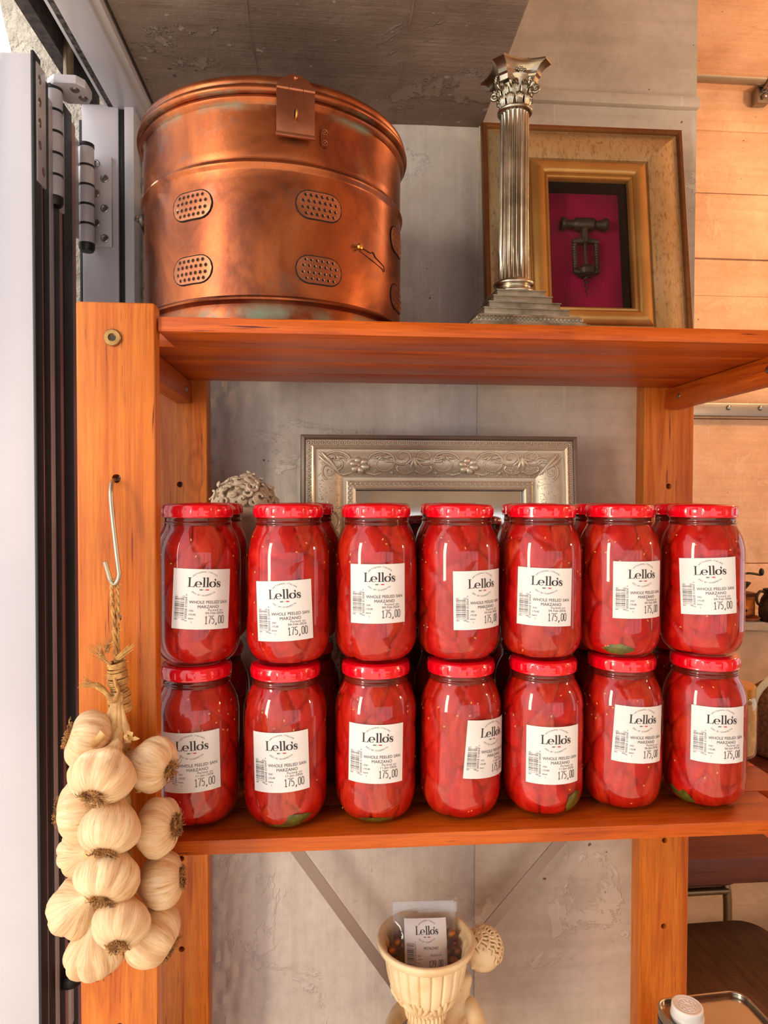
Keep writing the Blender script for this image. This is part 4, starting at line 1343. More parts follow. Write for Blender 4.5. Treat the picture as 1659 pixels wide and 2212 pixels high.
# ================================================================ PICTURE FRAMES
def rail_frame(root, w, h, prof, mats_names, rail):
    """mitred frame: prof is a list of (inset, height, part index); each part gets a ring of four mitred rails"""
    parts = {}
    for k in range(len(prof) - 1):
        parts.setdefault(prof[k][2], []).append((prof[k], prof[k + 1]))
    res = {}
    for pi, segs in parts.items():
        nm, mat = mats_names[pi]
        for side in range(4):
            mb = MB()
            ins = [segs[0][0]] + [s[1] for s in segs]
            vs, fs = [], []
            for (a, hgt, _) in ins:
                x, z0, z1 = w / 2 - a, a, h - a
                cor = [(-x, z1), (x, z1), (x, z0), (-x, z0)]
                p, q = cor[side], cor[(side + 1) % 4]
                N = 14
                for i in range(N + 1):
                    vs.append((p[0] + (q[0] - p[0]) * i / N, -hgt, p[1] + (q[1] - p[1]) * i / N))
            m = N + 1
            for j in range(len(ins) - 1):
                for i in range(N):
                    fs.append((j * m + i, (j + 1) * m + i, (j + 1) * m + i + 1, j * m + i + 1))
            o = mb.add(vs, fs).build(nm, mat, root, 40)
            res.setdefault(nm, []).append(o)
    return res

# gold frame with the corkscrew, leaning on the wall
gf = thing('framed_corkscrew', 'gold framed corkscrew on crimson velvet leaning behind the silver candlestick', 'picture frame', (.3712, .962, ZT), (-R(7.5), 0, R(-.6)))
w, h = .303, .3765
prof = [(0, 0, 0), (0, .010, 0), (.0015, .0125, 0), (.006, .0130, 0), (.0078, .0112, 0), (.0088, .0085, 1)]
prof += [(.0100 + .052 * t, .0085 + .0165 * math.sin(PI / 2 * t) ** 1.0 + .004 * math.sin(PI * t), 1) for t in [i / 9 for i in range(10)]]
prof += [(.0630, .0225, 2), (.0655, .0235, 2), (.0665, .0265, 2), (.0680, .0275, 2), (.0720, .0300, 2), (.0775, .0318, 2), (.0830, .0310, 2), (.0862, .0280, 2), (.0868, .0262, 2), (.0895, .0268, 2), (.0915, .0255, 2), (.0925, .0225, 2), (.0935, .0100, 2)]
rail_frame(gf, w, h, prof, {0: ('outer_edge', gold_dark), 1: ('frame_scoop', gold_scoop), 2: ('inner_lip', gold_lip)}, .0935)
ow, oz0, oz1 = w / 2 - .0935, .0935, h - .0935
bx = MB()
bx.box(-ow - .002, -ow + .0015, -.0165, .012, oz0 - .002, oz1 + .002)
bx.box(ow - .0015, ow + .002, -.0165, .012, oz0 - .002, oz1 + .002)
bx.box(-ow, ow, -.0165, .012, oz1 - .0015, oz1 + .002)
bx.box(-ow, ow, -.0165, .012, oz0 - .002, oz0 + .0015)
bx.build('box_sides', black_card, gf, 0)
MB().box(-ow - .012, ow + .012, .0085, .0120, oz0 - .012, oz1 + .012).build('velvet_back', velvet, gf, 0)
MB().box(-ow, ow, -.0185, -.0172, oz0, oz1).build('glass', pane_glass, gf, 0)
ck = MB()
zc = oz1 - .0545
def lat_x(prof, c, n=24):
    return Matrix.Translation(c) @ Matrix.Rotation(R(90), 4, 'Y'), prof, n
Tm, pr, n = lat_x([(0, -.0345), (.0085, -.0345), (.0098, -.0325), (.0098, -.0295), (.0078, -.0275), (.0058, -.022), (.0060, -.0165), (.0082, -.0140), (.0094, -.0125), (.0094, .0125), (.0082, .0140), (.0060, .0165), (.0058, .022), (.0078, .0275), (.0098, .0295), (.0098, .0325), (.0085, .0345), (0, .0345)], (0, -.0005, zc), 14)
ck.lathe(pr, 14, Tm)
ko = MB().tube([(0, -.001, zc - .005), (0, -.001, zc - .030)], [.0052, .0058], 16).tube([(0, -.001, zc - .024), (0, -.001, zc - .068)], .0026, 10)
hd = ck.build('corkscrew', iron, gf)
ko.build('stem', iron, hd)
fr_ = MB()
for sgn in (-1, 1):
    p, rr = [], []
    for i in range(33):
        p.append((sgn * .0163, -.001, zc - .030 - .040 * i / 32))
        rr.append(.0036 if i % 3 else .0030)
    fr_.tube(p, rr, 12)
fr_.tube([(-.0190, -.001, zc - .027), (0, -.001, zc - .0255), (.0190, -.001, zc - .027)], [.0036, .0052, .0036], 12)
fr_.tube([(-.0190, -.001, zc - .072), (-.010, -.001, zc - .0745), (.010, -.001, zc - .0745), (.0190, -.001, zc - .072)], [.0036, .0052, .0052, .0036], 12)
fr_.lathe([(0, zc - .064), (.010, zc - .066), (.0128, zc - .071), (.0120, zc - .078), (.0075, zc - .081), (.0060, zc - .078), (0, zc - .076)], 28, Matrix.Translation((0, -.001, 0)))
fr_.build('open_barrel', iron, hd)
p = [(.0030 * (1 - .75 * (i / 40) ** 2) * math.sin(i * .62), -.001 + .0030 * (1 - .75 * (i / 40) ** 2) * math.cos(i * .62), zc - .078 - .034 * i / 40) for i in range(41)]
MB().tube(p, [.0017 - .0013 * i / 40 for i in range(41)], 8).build('worm', iron, hd)

# ornate silver frame, leaning behind the jars
of = thing('ornate_frame', 'ornate champagne silver frame with scrollwork standing behind the tomato jars', 'picture frame', (.1590, .963, ZL), (-R(5.3), 0, R(-.5)))
w, h = .4040, .4310
prof = [(0, 0, 0), (0, .016, 0), (.0012, .018, 0), (.0050, .0185, 0), (.0066, .0168, 0), (.0072, .0150, 1), (.0150, .0155, 1), (.0158, .0190, 1), (.0180, .0198, 1), (.0200, .0185, 1), (.0212, .0150, 1)]
prof += [(.0218 + .0385 * t, .0148 - .0085 * t + .0050 * math.sin(PI * t), 1) for t in [i / 7 for i in range(8)]]
prof += [(.0610, .0062, 1), (.0650, .0062, 1), (.0656, .0085, 1), (.0665, .0090, 1), (.0735, .0086, 1), (.0742, .0100, 1), (.0765, .0105, 1), (.0785, .0090, 1), (.0792, .0010, 1)]
rail_frame(of, w, h, prof, {0: ('outer_edge', silver_edge), 1: ('frame_rail', silver_leaf)}, .0792)
MB().box(-w / 2 + .07, w / 2 - .07, .001, .003, .07, h - .07).build('mirror_pane', mirror_m, of, 0)
MB().box(-w / 2 + .004, w / 2 - .004, .0035, .008, .004, h - .004).build('backing_board', black_card, of, 0)
def on_side(side, u, v, hgt):
    """u along the rail from its middle, v inset from the outer edge"""
    if side == 0:
        return (u, -hgt, h - v)
    if side == 1:
        return (w / 2 - v, -hgt, h / 2 - u)
    if side == 2:
        return (-u, -hgt, v)
    return (-w / 2 + v, -hgt, h / 2 + u)
def cove_h(v):
    t = (v - .0218) / .0385
    return .0148 - .0085 * t + .0050 * math.sin(PI * max(0, min(1, t)))
for side in (0, 1, 3):
    ln = (w if side == 0 else h) / 2
    dirs = {0: Vector((0, 1, 0)), 1: Vector((0, 1, 0)), 3: Vector((0, 1, 0))}[side]
    eg = MB()
    n = int((2 * ln - .022) / .0092)
    for i in range(n):
        u = -ln + .012 + (2 * ln - .024) * i / (n - 1)
        eg.tube([on_side(side, u + .0036 * math.cos(q), .0112 + .0034 * math.sin(q), .0162) for q in [R(-40 + 260 * k / 11) for k in range(12)]], .0009, 6)
        eg.ell(on_side(side, u, .0112, .0162), .0017, 8, 5)
        eg.ell(on_side(side, u + .0046, .0115, .0158), (.0008, .001, .0008), 6, 4)
    stuff(eg.build('egg_border', silver_leaf, of, 60))
    lc = MB()
    lin = ln - .0665
    n = int(2 * lin / .0068)
    for i in range(n):
        u = -lin + .003 + (2 * lin - .006) * i / (n - 1)
        lc.tube([on_side(side, u + .0024 * math.cos(q) * (1 - .25 * abs(math.sin(q * 2))), .0700 + .0024 * math.sin(q), .0094) for q in [2 * PI * k / 9 for k in range(9)]], .0007, 5, True)
        lc.ell(on_side(side, u + .0034, .0700, .0094), .0011, 6, 4)
    stuff(lc.build('lace_border', silver_leaf, of, 60))
    def P(u, v, e=.0):
        return on_side(side, u, v, cove_h(v) + e)
    orn = MB()
    def scroll(cu, cv, sg, fl, k=1.0):
        pts, rr = [], []
        for i in range(30):
            t = i / 29
            a = R(200) + t * R(500)
            r_ = .0165 * (1 - t) ** .8 * k + .0014
            pts.append(P(cu + sg * (1.25 * r_ * math.cos(a)), cv + fl * (r_ * math.sin(a)), .0006))
            rr.append(.0018 * (1 - .45 * t))
        orn.tube(pts, rr, 6)
    def acanth(cu, cv, sg, fl):
        for q in range(5):
            a = R(-50 + 30 * q)
            orn.tube([P(cu, cv, .0004), P(cu + sg * .009 * math.sin(a), cv + fl * .0070 * math.cos(a), .0020), P(cu + sg * .0165 * math.sin(a), cv + fl * .0125 * math.cos(a), .0010)], [.0012, .0026, .0008], 6)
    def flower(cu, cv):
        for q in range(6):
            a = 2 * PI * q / 6 + .3
            orn.tube([P(cu + q_ * .0142 * math.cos(a), cv + q_ * .0112 * math.sin(a), e_) for q_, e_ in ((.1, .0012), (.3, .0016), (.5, .0024), (.7, .0028), (.88, .0020), (1, .0008))], [.0014, .0032, .0046, .0052, .0042, .0016], 8, False, 0, None, (Vector((0, 1, 0)), .5))
        orn.ell(P(cu, cv, .0024), .0022, 8, 6)
    step = .0790
    nn = int(ln / step) + 1
    k = -nn
    for k in range(-nn, nn + 1):
        u0 = k * step + (.5 * step if side == 0 else 0)
        if abs(u0) > ln - .062:
            continue
        if k % 2 == 0:
            flower(u0, .044)
            for sg in (-1, 1):
                scroll(u0 + sg * .0340, .0405, sg, 1)
                acanth(u0 + sg * .0330, .0300, sg, .55)
                orn.tube([P(u0 + sg * .010, .0540), P(u0 + sg * .022, .0570, .001), P(u0 + sg * .032, .0545)], [.0008, .0016, .0006], 6)
        else:
            acanth(u0, .0320, 1, 1.4)
            for sg in (-1, 1):
                scroll(u0 + sg * .0165, .0315, -sg, -1, .66)
                orn.tube(smoothline([P(u0 + sg * .002, .0520, .0006), P(u0 + sg * .013, .0555, .001), P(u0 + sg * .025, .0500, .001), P(u0 + sg * .023, .0445, .0008)], 4), .0012, 6)
                orn.ell(P(u0 + sg * .032, .054, .0006), .0022, 8, 5)
                orn.tube([P(u0 + sg * .028, .0385, .0005), P(u0 + sg * .040, .0385, .0005)], .0016, 6)
    # corner leaves
    for sg in (-1, 1):
        scroll(sg * (ln - .052), .040, sg, 1, .55)
        orn.tube([P(sg * (ln - .030), .0255, .001), P(sg * (ln - .040), .036, .0025), P(sg * (ln - .056), .0565, .001)], [.0012, .0036, .0012], 8)
    # stippled ground
    for q in range(800):
        u, v = random.uniform(-ln + .03, ln - .03), random.uniform(.025, .059)
        if abs(u) < ln - v - .004:
            orn.ell(P(u, v, .0001), .0008, 5, 4)
    stuff(orn.build('scroll_relief', silver_leaf, of, 60))

# ================================================================ PLASTER BUST
bu = thing('plaster_bust', 'curly haired plaster bust standing half hidden behind the left jars', 'bust', (-.1150, .9300, ZL), (0, 0, R(-4)))
HZ = .3120     # head centre above the shelf
def face(d):
    k = 1.0
    g = lambda x, z, sx, sz: math.exp(-((d.x - x) / sx) ** 2 - ((d.z - z) / sz) ** 2) if d.y < 0 else 0
    k += .17 * g(0, -.18, .09, .22)            # nose
    k += .07 * g(0, -.33, .16, .08)            # nostrils
    k += .06 * g(-.30, .12, .22, .08) + .06 * g(.30, .12, .22, .08)   # brows
    k -= .10 * g(-.33, -.08, .14, .09) + .10 * g(.33, -.08, .14, .09)  # sockets
    k += .05 * g(-.33, -.09, .09, .05) + .05 * g(.33, -.09, .09, .05)  # eyeballs
    k += .06 * g(0, -.58, .17, .05) - .03 * g(0, -.53, .2, .02) + .05 * g(0, -.66, .14, .04)
    k += .08 * g(0, -.88, .2, .12)
    k -= .10 * max(0, -d.z - .35) * (1 if abs(d.x) > .3 else .3)
    if d.y < -.3 and .22 < d.z < .60:
        k += .012 * math.sin(d.z * 70)          # forehead wrinkles
    return k
hb = MB().ell((0, 0, HZ), (.0400, .0405, .0530), 56, 44, None, 0, face)
hb.tube([(0, .004, HZ - .035), (0, .006, HZ - .07), (0, .006, HZ - .095)], [.024, .022, .026], 24)
hb.ell((0, .006, HZ - .130), (.074, .040, .052), 32, 20)
hd = hb.build('head_and_shoulders', plaster, bu, 60)
hr = MB()
rs = random.Random(5)
def curl(d, size, turns, sgn, lift=.004):
    d = d.normalized()
    c = Vector((d.x * .0425, d.y * .0425, d.z * .0555))
    t1 = d.cross(Vector((0, 0, 1))).normalized() if abs(d.z) < .95 else Vector((1, 0, 0))
    t2 = d.cross(t1)
    a0 = rs.uniform(0, 2 * PI)
    for strand in (0, 1, 2):
        p, rr = [], []
        for i in range(20):
            t = i / 19
            r_ = size * (1.0 - .82 * t) * (1 - .18 * strand)
            a = a0 + sgn * t * turns * 2 * PI + strand * .5
            p.append(Vector((0, 0, HZ)) + c + t1 * r_ * math.cos(a) + t2 * r_ * math.sin(a) + d * (lift * (.3 + t * .9) - .002 * (r_ / size)))
            rr.append(.0023 * (1 - .45 * t))
        hr.tube(p, rr, 7)
ga = PI * (3 - math.sqrt(5))
for i in range(210):
    zz_ = 1 - 2 * (i + .5) / 210
    r_ = math.sqrt(1 - zz_ * zz_)
    d = Vector((r_ * math.cos(i * ga), r_ * math.sin(i * ga), zz_))
    hairline = .36 - .75 * max(0, abs(d.x) - .42)
    if (d.y < 0 and d.z > hairline) or (d.y >= -.05 and d.z > -.55):
        curl(d, rs.uniform(.0070, .0125), rs.uniform(.6, 1.3), rs.choice((-1, 1)), rs.uniform(.002, .008))
hr.build('curly_hair', plaster, hd, 60)
MB().lathe(sline2([(.040, 0), (.042, .004), (.040, .012), (.030, .020), (.022, .045), (.024, .075), (.034, .095), (.040, .12), (.03, .16)], 4), 40).build('socle', plaster, bu, 50)

# ================================================================ S HOOK AND GARLIC BRAID
hk = thing('wire_hook', 'bent galvanised wire hook through a hole in the left post', 'hook', (-.205, .66, 1.42))
off = Vector((-.205, .66, 1.42))
P3 = [(-.2085, .716, 1.5160), (-.2085, .690, 1.5165), (-.2075, .672, 1.5145), (-.2062, .6630, 1.5070), (-.2055, .6610, 1.4960), (-.2030, .6590, 1.4750), (-.2000, .6570, 1.4520), (-.1975, .6555, 1.4330), (-.1968, .655, 1.4275), (-.1980, .6545, 1.4215), (-.2012, .654, 1.4185), (-.2042, .6535, 1.4225), (-.2062, .653, 1.4300), (-.2085, .652, 1.4395)]
MB().tube([Vector(p) - off for p in smoothline(P3, 5)], .00205, 14).build('wire', wire, hk, 60)

GB = thing('garlic_braid', 'braid of dried garlic bulbs tied with twine hanging from the wire hook', 'garlic', (-.2, .64, 1.10))
GO = Vector((-.2, .64, 1.10))
def garlic_bulb(px, root, Rr, hs=1.0, seed=0, roots=True, stemto=None, nl=8):
    rn = random.Random(seed)
    prof0 = [(0.02, -.70), (.16, -.735), (.30, -.755), (.52, -.74), (.76, -.61), (.94, -.34), (1.0, -.02), (.95, .27), (.78, .53), (.55, .74), (.36, .92), (.24, 1.10), (.175, 1.30), (.15, 1.48)]
    prof = [(a * Rr, b * Rr * hs) for a, b in sline2(prof0, 3)]
    ph = [rn.uniform(0, 2 * PI) for _ in range(4)]
    am = [rn.uniform(.6, 1.5) for _ in range(nl)]
    sqx = rn.uniform(.90, 1.06)
    def rf(a, z, r):
        t = z / (Rr * hs)
        w_ = max(0, 1 - ((t + .12) / .78) ** 2)
        u = (a / (2 * PI) * nl + .25 * math.sin(a + ph[0])) % nl
        i = int(u) % nl
        l = math.sin(PI * (u % 1)) ** .8
        k = 1 + w_ * (.115 * am[i] * (l - .55)) + .02 * math.sin(2 * a + ph[1])
        k += .006 * math.sin(a * 31 + 5 * t + ph[2]) * w_
        k += .075 * noise.noise((math.sin(a) * 1.3 + seed, math.cos(a) * 1.3, t * 1.2)) + .018 * noise.noise((math.sin(a) * 5 + seed, math.cos(a) * 5, t * 4))
        return r * k * (sqx + (1 - sqx) * abs(math.sin(a + ph[3])))
    d = -Vector(root).normalized()
    q = d.to_track_quat('Z', 'Y').to_matrix().to_4x4()
    Tm = Matrix.Translation(Vector(px) - GO) @ q @ Matrix.Rotation(rn.uniform(0, 6), 4, 'Z')
    o = MB().lathe(prof, 72, None, rf).build('garlic_bulb', garlic, GB, 60)
    o.matrix_local = Tm
    if roots:
        rb = MB()
        zr = -.745 * Rr * hs
        rb.lathe([(0, zr - .0016), (.26 * Rr, zr - .0014), (.38 * Rr, zr + .0008), (.25 * Rr, zr + .004)], 18)
        for i in range(120):
            a, rr = rn.uniform(0, 2 * PI), Rr * .36 * math.sqrt(rn.random())
            b = Vector((rr * math.cos(a), rr * math.sin(a), zr))
            l = rn.uniform(.10, .27) * Rr
            out = Vector((math.cos(a), math.sin(a), 0)) * rn.uniform(.2, 1.0)
            e = Vector((rn.uniform(-.4, .4), rn.uniform(-.4, .4), 0))
            w_ = Vector((rn.uniform(-.5, .5), rn.uniform(-.5, .5), rn.uniform(-.2, .4)))
            rb.tube([b, b + (out * .5 + Vector((0, 0, -1))) * l * .45, b + (out * .9 + e * .6 + w_ * .5 + Vector((0, 0, -.9))) * l * .8, b + (out + e + w_ + Vector((0, 0, -.55))) * l], [.00046, .00042, .00032, .00018], 4)
        stuff(rb.build('root_tuft', root_mat, o, 60))
    return o, Vector(px) + d * Rr * hs * 1.42
BL = [ # centre, root direction, radius, height factor, roots
    ((-.2195, .640, 1.2780), (-.86, -.25, .32), .0265, .88, True),
    ((-.1965, .604, 1.2585), (-.12, -.78, -.58), .0275, .90, True),
    ((-.1630, .640, 1.2540), (.93, -.30, -.22), .0240, .95, True),
    ((-.2245, .638, 1.2150), (-.95, -.10, -.05), .0275, .95, True),
    ((-.1900, .603, 1.2130), (-.04, -.66, -.74), .0265, .92, True),
    ((-.1590, .640, 1.1955), (.96, -.22, .10), .0255, .88, True),
    ((-.2290, .643, 1.1730), (-.55, .70, -.30), .0215, .90, False),
    ((-.1925, .606, 1.1690), (-.10, -.72, -.66), .0260, .92, True),
    ((-.1560, .642, 1.1440), (.92, .05, .10), .0250, .92, True),
    ((-.2300, .640, 1.1255), (-.55, .55, -.62), .0270, .96, False),
    ((-.1815, .604, 1.1285), (.05, -.78, -.55), .0245, .92, True),
    ((-.2120, .632, 1.0880), (.08, .12, -.95), .0270, .86, True),
    ((-.1640, .636, 1.0960), (.78, -.05, -.52), .0270, 1.00, True),
]
CORE = smoothline([(-.1970, .645, 1.285), (-.1960, .652, 1.24), (-.1945, .652, 1.19), (-.1950, .650, 1.14), (-.1965, .646, 1.10)], 4)
core = MB()
for s_ in range(3):
    core.tube([p - GO + Vector((.0045 * math.cos(i * .7 + s_ * 2.1), .0045 * math.sin(i * .7 + s_ * 2.1), 0)) for i, p in enumerate(CORE)], .0042, 8)
for i, (c, rt, rr, hs, ro) in enumerate(BL):
    o, tip = garlic_bulb(c, rt, rr, hs, i * 3 + 1, ro, None, 7 + i % 4)
    tgt = Vector((-.1965, .650, min(1.285, tip.z + .012)))
    core.tube([p - GO for p in smoothline([tip - (tip - Vector(c)) * .18, tip, (tip + tgt) / 2 + Vector((0, .002, .004)), tgt], 4)], [.0046] * 5 + [.0042] * 8, 8)
core.build('braided_stems', straw, GB, 60)
# stems rising to the twine, cut ends
st = MB()
knot = Vector((-.1973, .652, 1.306))
for x, y, z in ((-.2110, .636, 1.283), (-.2040, .634, 1.262), (-.1985, .632, 1.274), (-.1925, .634, 1.270), (-.1860, .638, 1.274), (-.2065, .640, 1.276), (-.1900, .646, 1.280)):
    e = Vector((x, y, z))
    st.tube([p - GO for p in smoothline([knot + Vector(((x + .198) * .22, (y - .65) * .25, .012)), knot + Vector(((x + .198) * .35, (y - .65) * .4, -.004)), (knot + e) / 2 + Vector(((x + .198) * .25, -.002, -.002)), e], 4)], [.0024] * 4 + [.0030] * 4 + [.0044] * 5, 9, False, 0, None, (Vector((0, 1, 0)), .7))
st.build('stem', straw, GB, 60)
for p, q, r0 in (((-.2140, .618, 1.2760), (-.2010, .622, 1.2900), .0048), ((-.2050, .616, 1.2725), (-.1860, .620, 1.2750), .0050)):
    MB().tube([Vector(p) - GO, (Vector(p) + Vector(q)) / 2 - GO, Vector(q) - GO], [r0, r0 * .95, r0 * .8], 10, False, 0, None, (Vector((0, 1, 0)), .75)).build('cut_stem', straw, GB, 60)
# loose papery skins
sk = MB()
rn = random.Random(9)
for cx, cy, cz, n in ((-.178, .632, 1.2830, 4), (-.214, .632, 1.2850, 4), (-.180, .626, 1.2380, 5), (-.170, .630, 1.190, 4)):
    for i in range(n):
        b = Vector((cx + rn.uniform(-.010, .010), cy + rn.uniform(-.003, .003), cz + rn.uniform(-.004, .004))) - GO
        d = Vector((rn.uniform(-1, 1), rn.uniform(-.6, -.1), rn.uniform(-.5, 1))).normalized() * rn.uniform(.006, .012)
        s2 = d.cross(Vector((0, 1, .2))).normalized() * rn.uniform(.0015, .003)
        m_ = b + d * .55 + Vector((0, -.001, .0012))
        sk.add([b - s2, b + s2, m_ + s2 * 1.3, b + d, m_ - s2 * 1.3], [(0, 1, 2, 3, 4)])
stuff(sk.build('papery_skin', straw, GB, 0))
# twine: loop from the hook, wrapped knot, frayed ends
tw = MB()
def rope(pts, r, k=5):
    P = smoothline(pts, k)
    for s_ in range(2):
        q = []
        for i, p in enumerate(P):
            a = i * .9 + s_ * PI
            q.append(p - GO + Vector((r * .55 * math.cos(a), r * .55 * math.sin(a) * .8, 0)))
        tw.tube(q, r * .72, 7)
rope([(-.1990, .6545, 1.4225), (-.1990, .6560, 1.4190), (-.1985, .657, 1.405), (-.1990, .658, 1.385), (-.1990, .658, 1.362), (-.1985, .656, 1.345)], .0017, 8)
rope([(-.2005, .6545, 1.4225), (-.2030, .6540, 1.4190), (-.2030, .655, 1.405), (-.2022, .656, 1.385), (-.2012, .656, 1.362), (-.2000, .655, 1.345)], .0017, 8)
wp = []
for i in range(430):
    t = i / 429
    zz_ = 1.3465 - .0480 * (t + .02 * math.sin(t * 37) + .012 * math.sin(t * 91))
    rr = .0076 + .0032 * t - .0026 * math.exp(-((t - .55) / .08) ** 2) + .0012 * noise.noise((i * .16, 3, 1))
    a = i * .62
    wp.append(Vector((-.1995 + .0030 * t, .655, zz_ + .0020 * math.sin(a + 1))) - GO + Vector((rr * math.cos(a), rr * .85 * math.sin(a), 0)))
tw.tube(wp, [.00080 + .0004 * abs(noise.noise((i * .35, 0, 0))) for i in range(430)], 6)
tail = smoothline([(-.1995, .648, 1.330), (-.1945, .6445, 1.3185), (-.2000, .6435, 1.3130), (-.2080, .645, 1.3215), (-.2150, .646, 1.3260)], 5)
for s_ in range(9):
    tw.tube([Vector(p) - GO + Vector((0, .0018 * math.cos(s_ * .7 + i * .28), .0024 * math.sin(s_ * .7 + i * .28))) for i, p in enumerate(tail)], .0010, 6)
tw.build('twine', twine, GB, 60)
fy = MB()
def fray(base, d, n, l, sp):
    base, d = Vector(base) - GO, Vector(d).normalized()
    for i in range(n):
        e = d + Vector((rn.uniform(-sp, sp), rn.uniform(-sp, sp) * .6, rn.uniform(-sp, sp)))
        b = base + Vector((rn.uniform(-.0018, .0018), rn.uniform(-.001, .001), rn.uniform(-.0018, .0018)))
        ln = l * rn.uniform(.5, 1.1)
        fy.tube([b, b + (d + (e - d) * .4) * ln * .5, b + e * ln], [.0004, .00034, .0002], 4)
fray((-.2130, .646, 1.3250), (-.9, -.1, .25), 46, .014, .30)
fray((-.2040, .650, 1.3440), (-.7, -.1, .7), 16, .020, .40)
fray((-.2110, .648, 1.3530), (-.3, -.1, .9), 22, .010, .7)
fray((-.2070, .650, 1.3560), (.2, -.1, 1), 20, .014, .5)
fray((-.1965, .650, 1.3500), (.75, -.2, .65), 30, .018, .12)
for i in range(70):
    zz_ = rn.uniform(1.300, 1.420)
    a = rn.uniform(0, 2 * PI)
    rr = .0095 if zz_ < 1.347 else .0022
    b = Vector((-.1990 + rr * math.cos(a), .655 + rr * math.sin(a), zz_)) - GO
    fy.tube([b, b + Vector((math.cos(a), math.sin(a) - .2, rn.uniform(-.6, .6))) * rn.uniform(.002, .005)], .00018, 3)
stuff(fy.build('frayed_fibres', twine, GB, 0))

# ================================================================ PLANTER WITH PUTTO
PX, PY = .1268, .892
pt = thing('putto_planter', 'cream cast stone bowl with leaf relief carried by a curly haired child figure', 'planter', (PX, PY, ZB))
RZ = .9150 - ZB
op = sline2([(.0275, RZ - .090), (.0300, RZ - .083), (.0365, RZ - .075), (.0450, RZ - .064), (.0500, RZ - .050), (.0535, RZ - .030), (.0560, RZ - .0150), (.0590, RZ - .0125), (.0612, RZ - .0115)], 5)
def pflute(a, z, r):
    if z > RZ - .0125:
        return r
    u = (a / (2 * PI) * 22) % 1
    k = math.exp(-(min(u, 1 - u) / .075) ** 2)
    e = max(0, min(1, (RZ - .0125 - z) / .002))
    return r * (1 - .055 * k * e + .012 * (1 - (2 * u - 1) ** 2) * e)
full = op + sline2([(.0628, RZ - .0095), (.0645, RZ - .0060), (.0652, RZ - .0025), (.0642, RZ), (.0615, RZ + .0006), (.0590, RZ - .001), (.0570, RZ - .006), (.0545, RZ - .020), (.0505, RZ - .045), (.042, RZ - .062), (.02, RZ - .070), (0, RZ - .071)], 3)
MB().lathe(full, 220, None, pflute).build('bowl', stone_cream, pt, 40)
for i in range(7):
    lf = MB()
    Tm = Matrix.Rotation(2 * PI * (i + .5) / 7, 4, 'Z')
    for q in range(-3, 4):
        a = R(17 * q)
        L = .030 * (1 - .05 * abs(q))
        pts, rr = [], []
        for j in range(7):
            t = j / 6
            zz_ = RZ - .088 + L * t * math.cos(a)
            x = L * t * math.sin(a) * 1.1
            rad = np.interp(zz_, [p[1] for p in op], [p[0] for p in op]) + .0004
            b = x / max(.02, rad)
            pts.append((rad * math.sin(b), -rad * math.cos(b), zz_))
            rr.append(.0006 + .0034 * math.sin(PI * min(1, t * .92 + .04)) ** .8)
        lf.tube(pts, rr, 8, False, 0, Tm)
    lf.build('leaf_relief', stone_cream, pt, 60)
tie = MB().lathe(sline2([(.020, RZ - .108), (.0255, RZ - .104), (.0262, RZ - .097), (.0250, RZ - .091), (.0275, RZ - .088)], 3), 60)
for i in range(30):
    a = 2 * PI * i / 30
    tie.ell((.0262 * math.sin(a), -.0262 * math.cos(a), RZ - .0975), (.0022, .0022, .0062), 8, 6)
tie.build('corded_tie', stone_cream, pt, 60)
MB().lathe(sline2([(.050, 0), (.052, .006), (.050, .014), (.042, .020), (.030, .030), (.024, .060), (.022, .100), (.024, .135), (.020, RZ - .106)], 4), 60, None,
           lambda a, z, r: r * (1 + (.05 * math.sin(a * 14) if z > .03 else 0))).build('foot', stone_cream, pt, 60)
# the child: one continuous skinned figure behind the bowl, head leaning out to the right
def skin_figure(name, nodes, edges, mat, parent, lev=2):
    me = bpy.data.meshes.new(name)
    me.from_pydata([n[0] for n in nodes], edges, [])
    o = link(name, me)
    md = o.modifiers.new('skin', 'SKIN')
    sv = me.skin_vertices[0].data
    for i, n in enumerate(nodes):
        sv[i].radius = (n[1], n[1])
        sv[i].use_root = (i == 0)
    md2 = o.modifiers.new('sub', 'SUBSURF')
    md2.levels = md2.render_levels = lev
    dg = bpy.context.evaluated_depsgraph_get()
    m2 = bpy.data.meshes.new_from_object(o.evaluated_get(dg))
    o.modifiers.clear()
    o.data = m2
    m2.materials.clear()
    m2.materials.append(mat)
    m2.polygons.foreach_set('use_smooth', [True] * len(m2.polygons))
    o.parent = parent
    return o
nd = [((.030, .052, .060), .026), ((.034, .056, .095), .026), ((.044, .054, .128), .024), ((.056, .050, .152), .014), ((.066, .046, .172), .013),
      ((.066, .040, .134), .015), ((.078, .012, .112), .0125), ((.062, -.020, .118), .010), ((.046, -.036, .136), .009),
      ((.010, .062, .132), .015), ((-.030, .050, .118), .0125), ((-.048, .010, .124), .010), ((-.042, -.022, .140), .009),
      ((.052, .020, .040), .020), ((.070, -.020, .044), .016), ((.066, .010, .014), .012), ((.010, .020, .040), .020), ((-.030, -.010, .044), .016), ((-.030, .030, .014), .012)]
ed = [(0, 1), (1, 2), (2, 3), (3, 4), (2, 5), (5, 6), (6, 7), (7, 8), (2, 9), (9, 10), (10, 11), (11, 12), (0, 13), (13, 14), (14, 15), (0, 16), (16, 17), (17, 18)]
bod = skin_figure('child_figure', nd, ed, stone_cream, pt)
HC = Vector((.0865, .038, .2085))
Rh = Matrix.Translation(HC) @ Matrix.Rotation(R(-52), 4, 'Z') @ Matrix.Rotation(R(18), 4, 'X')
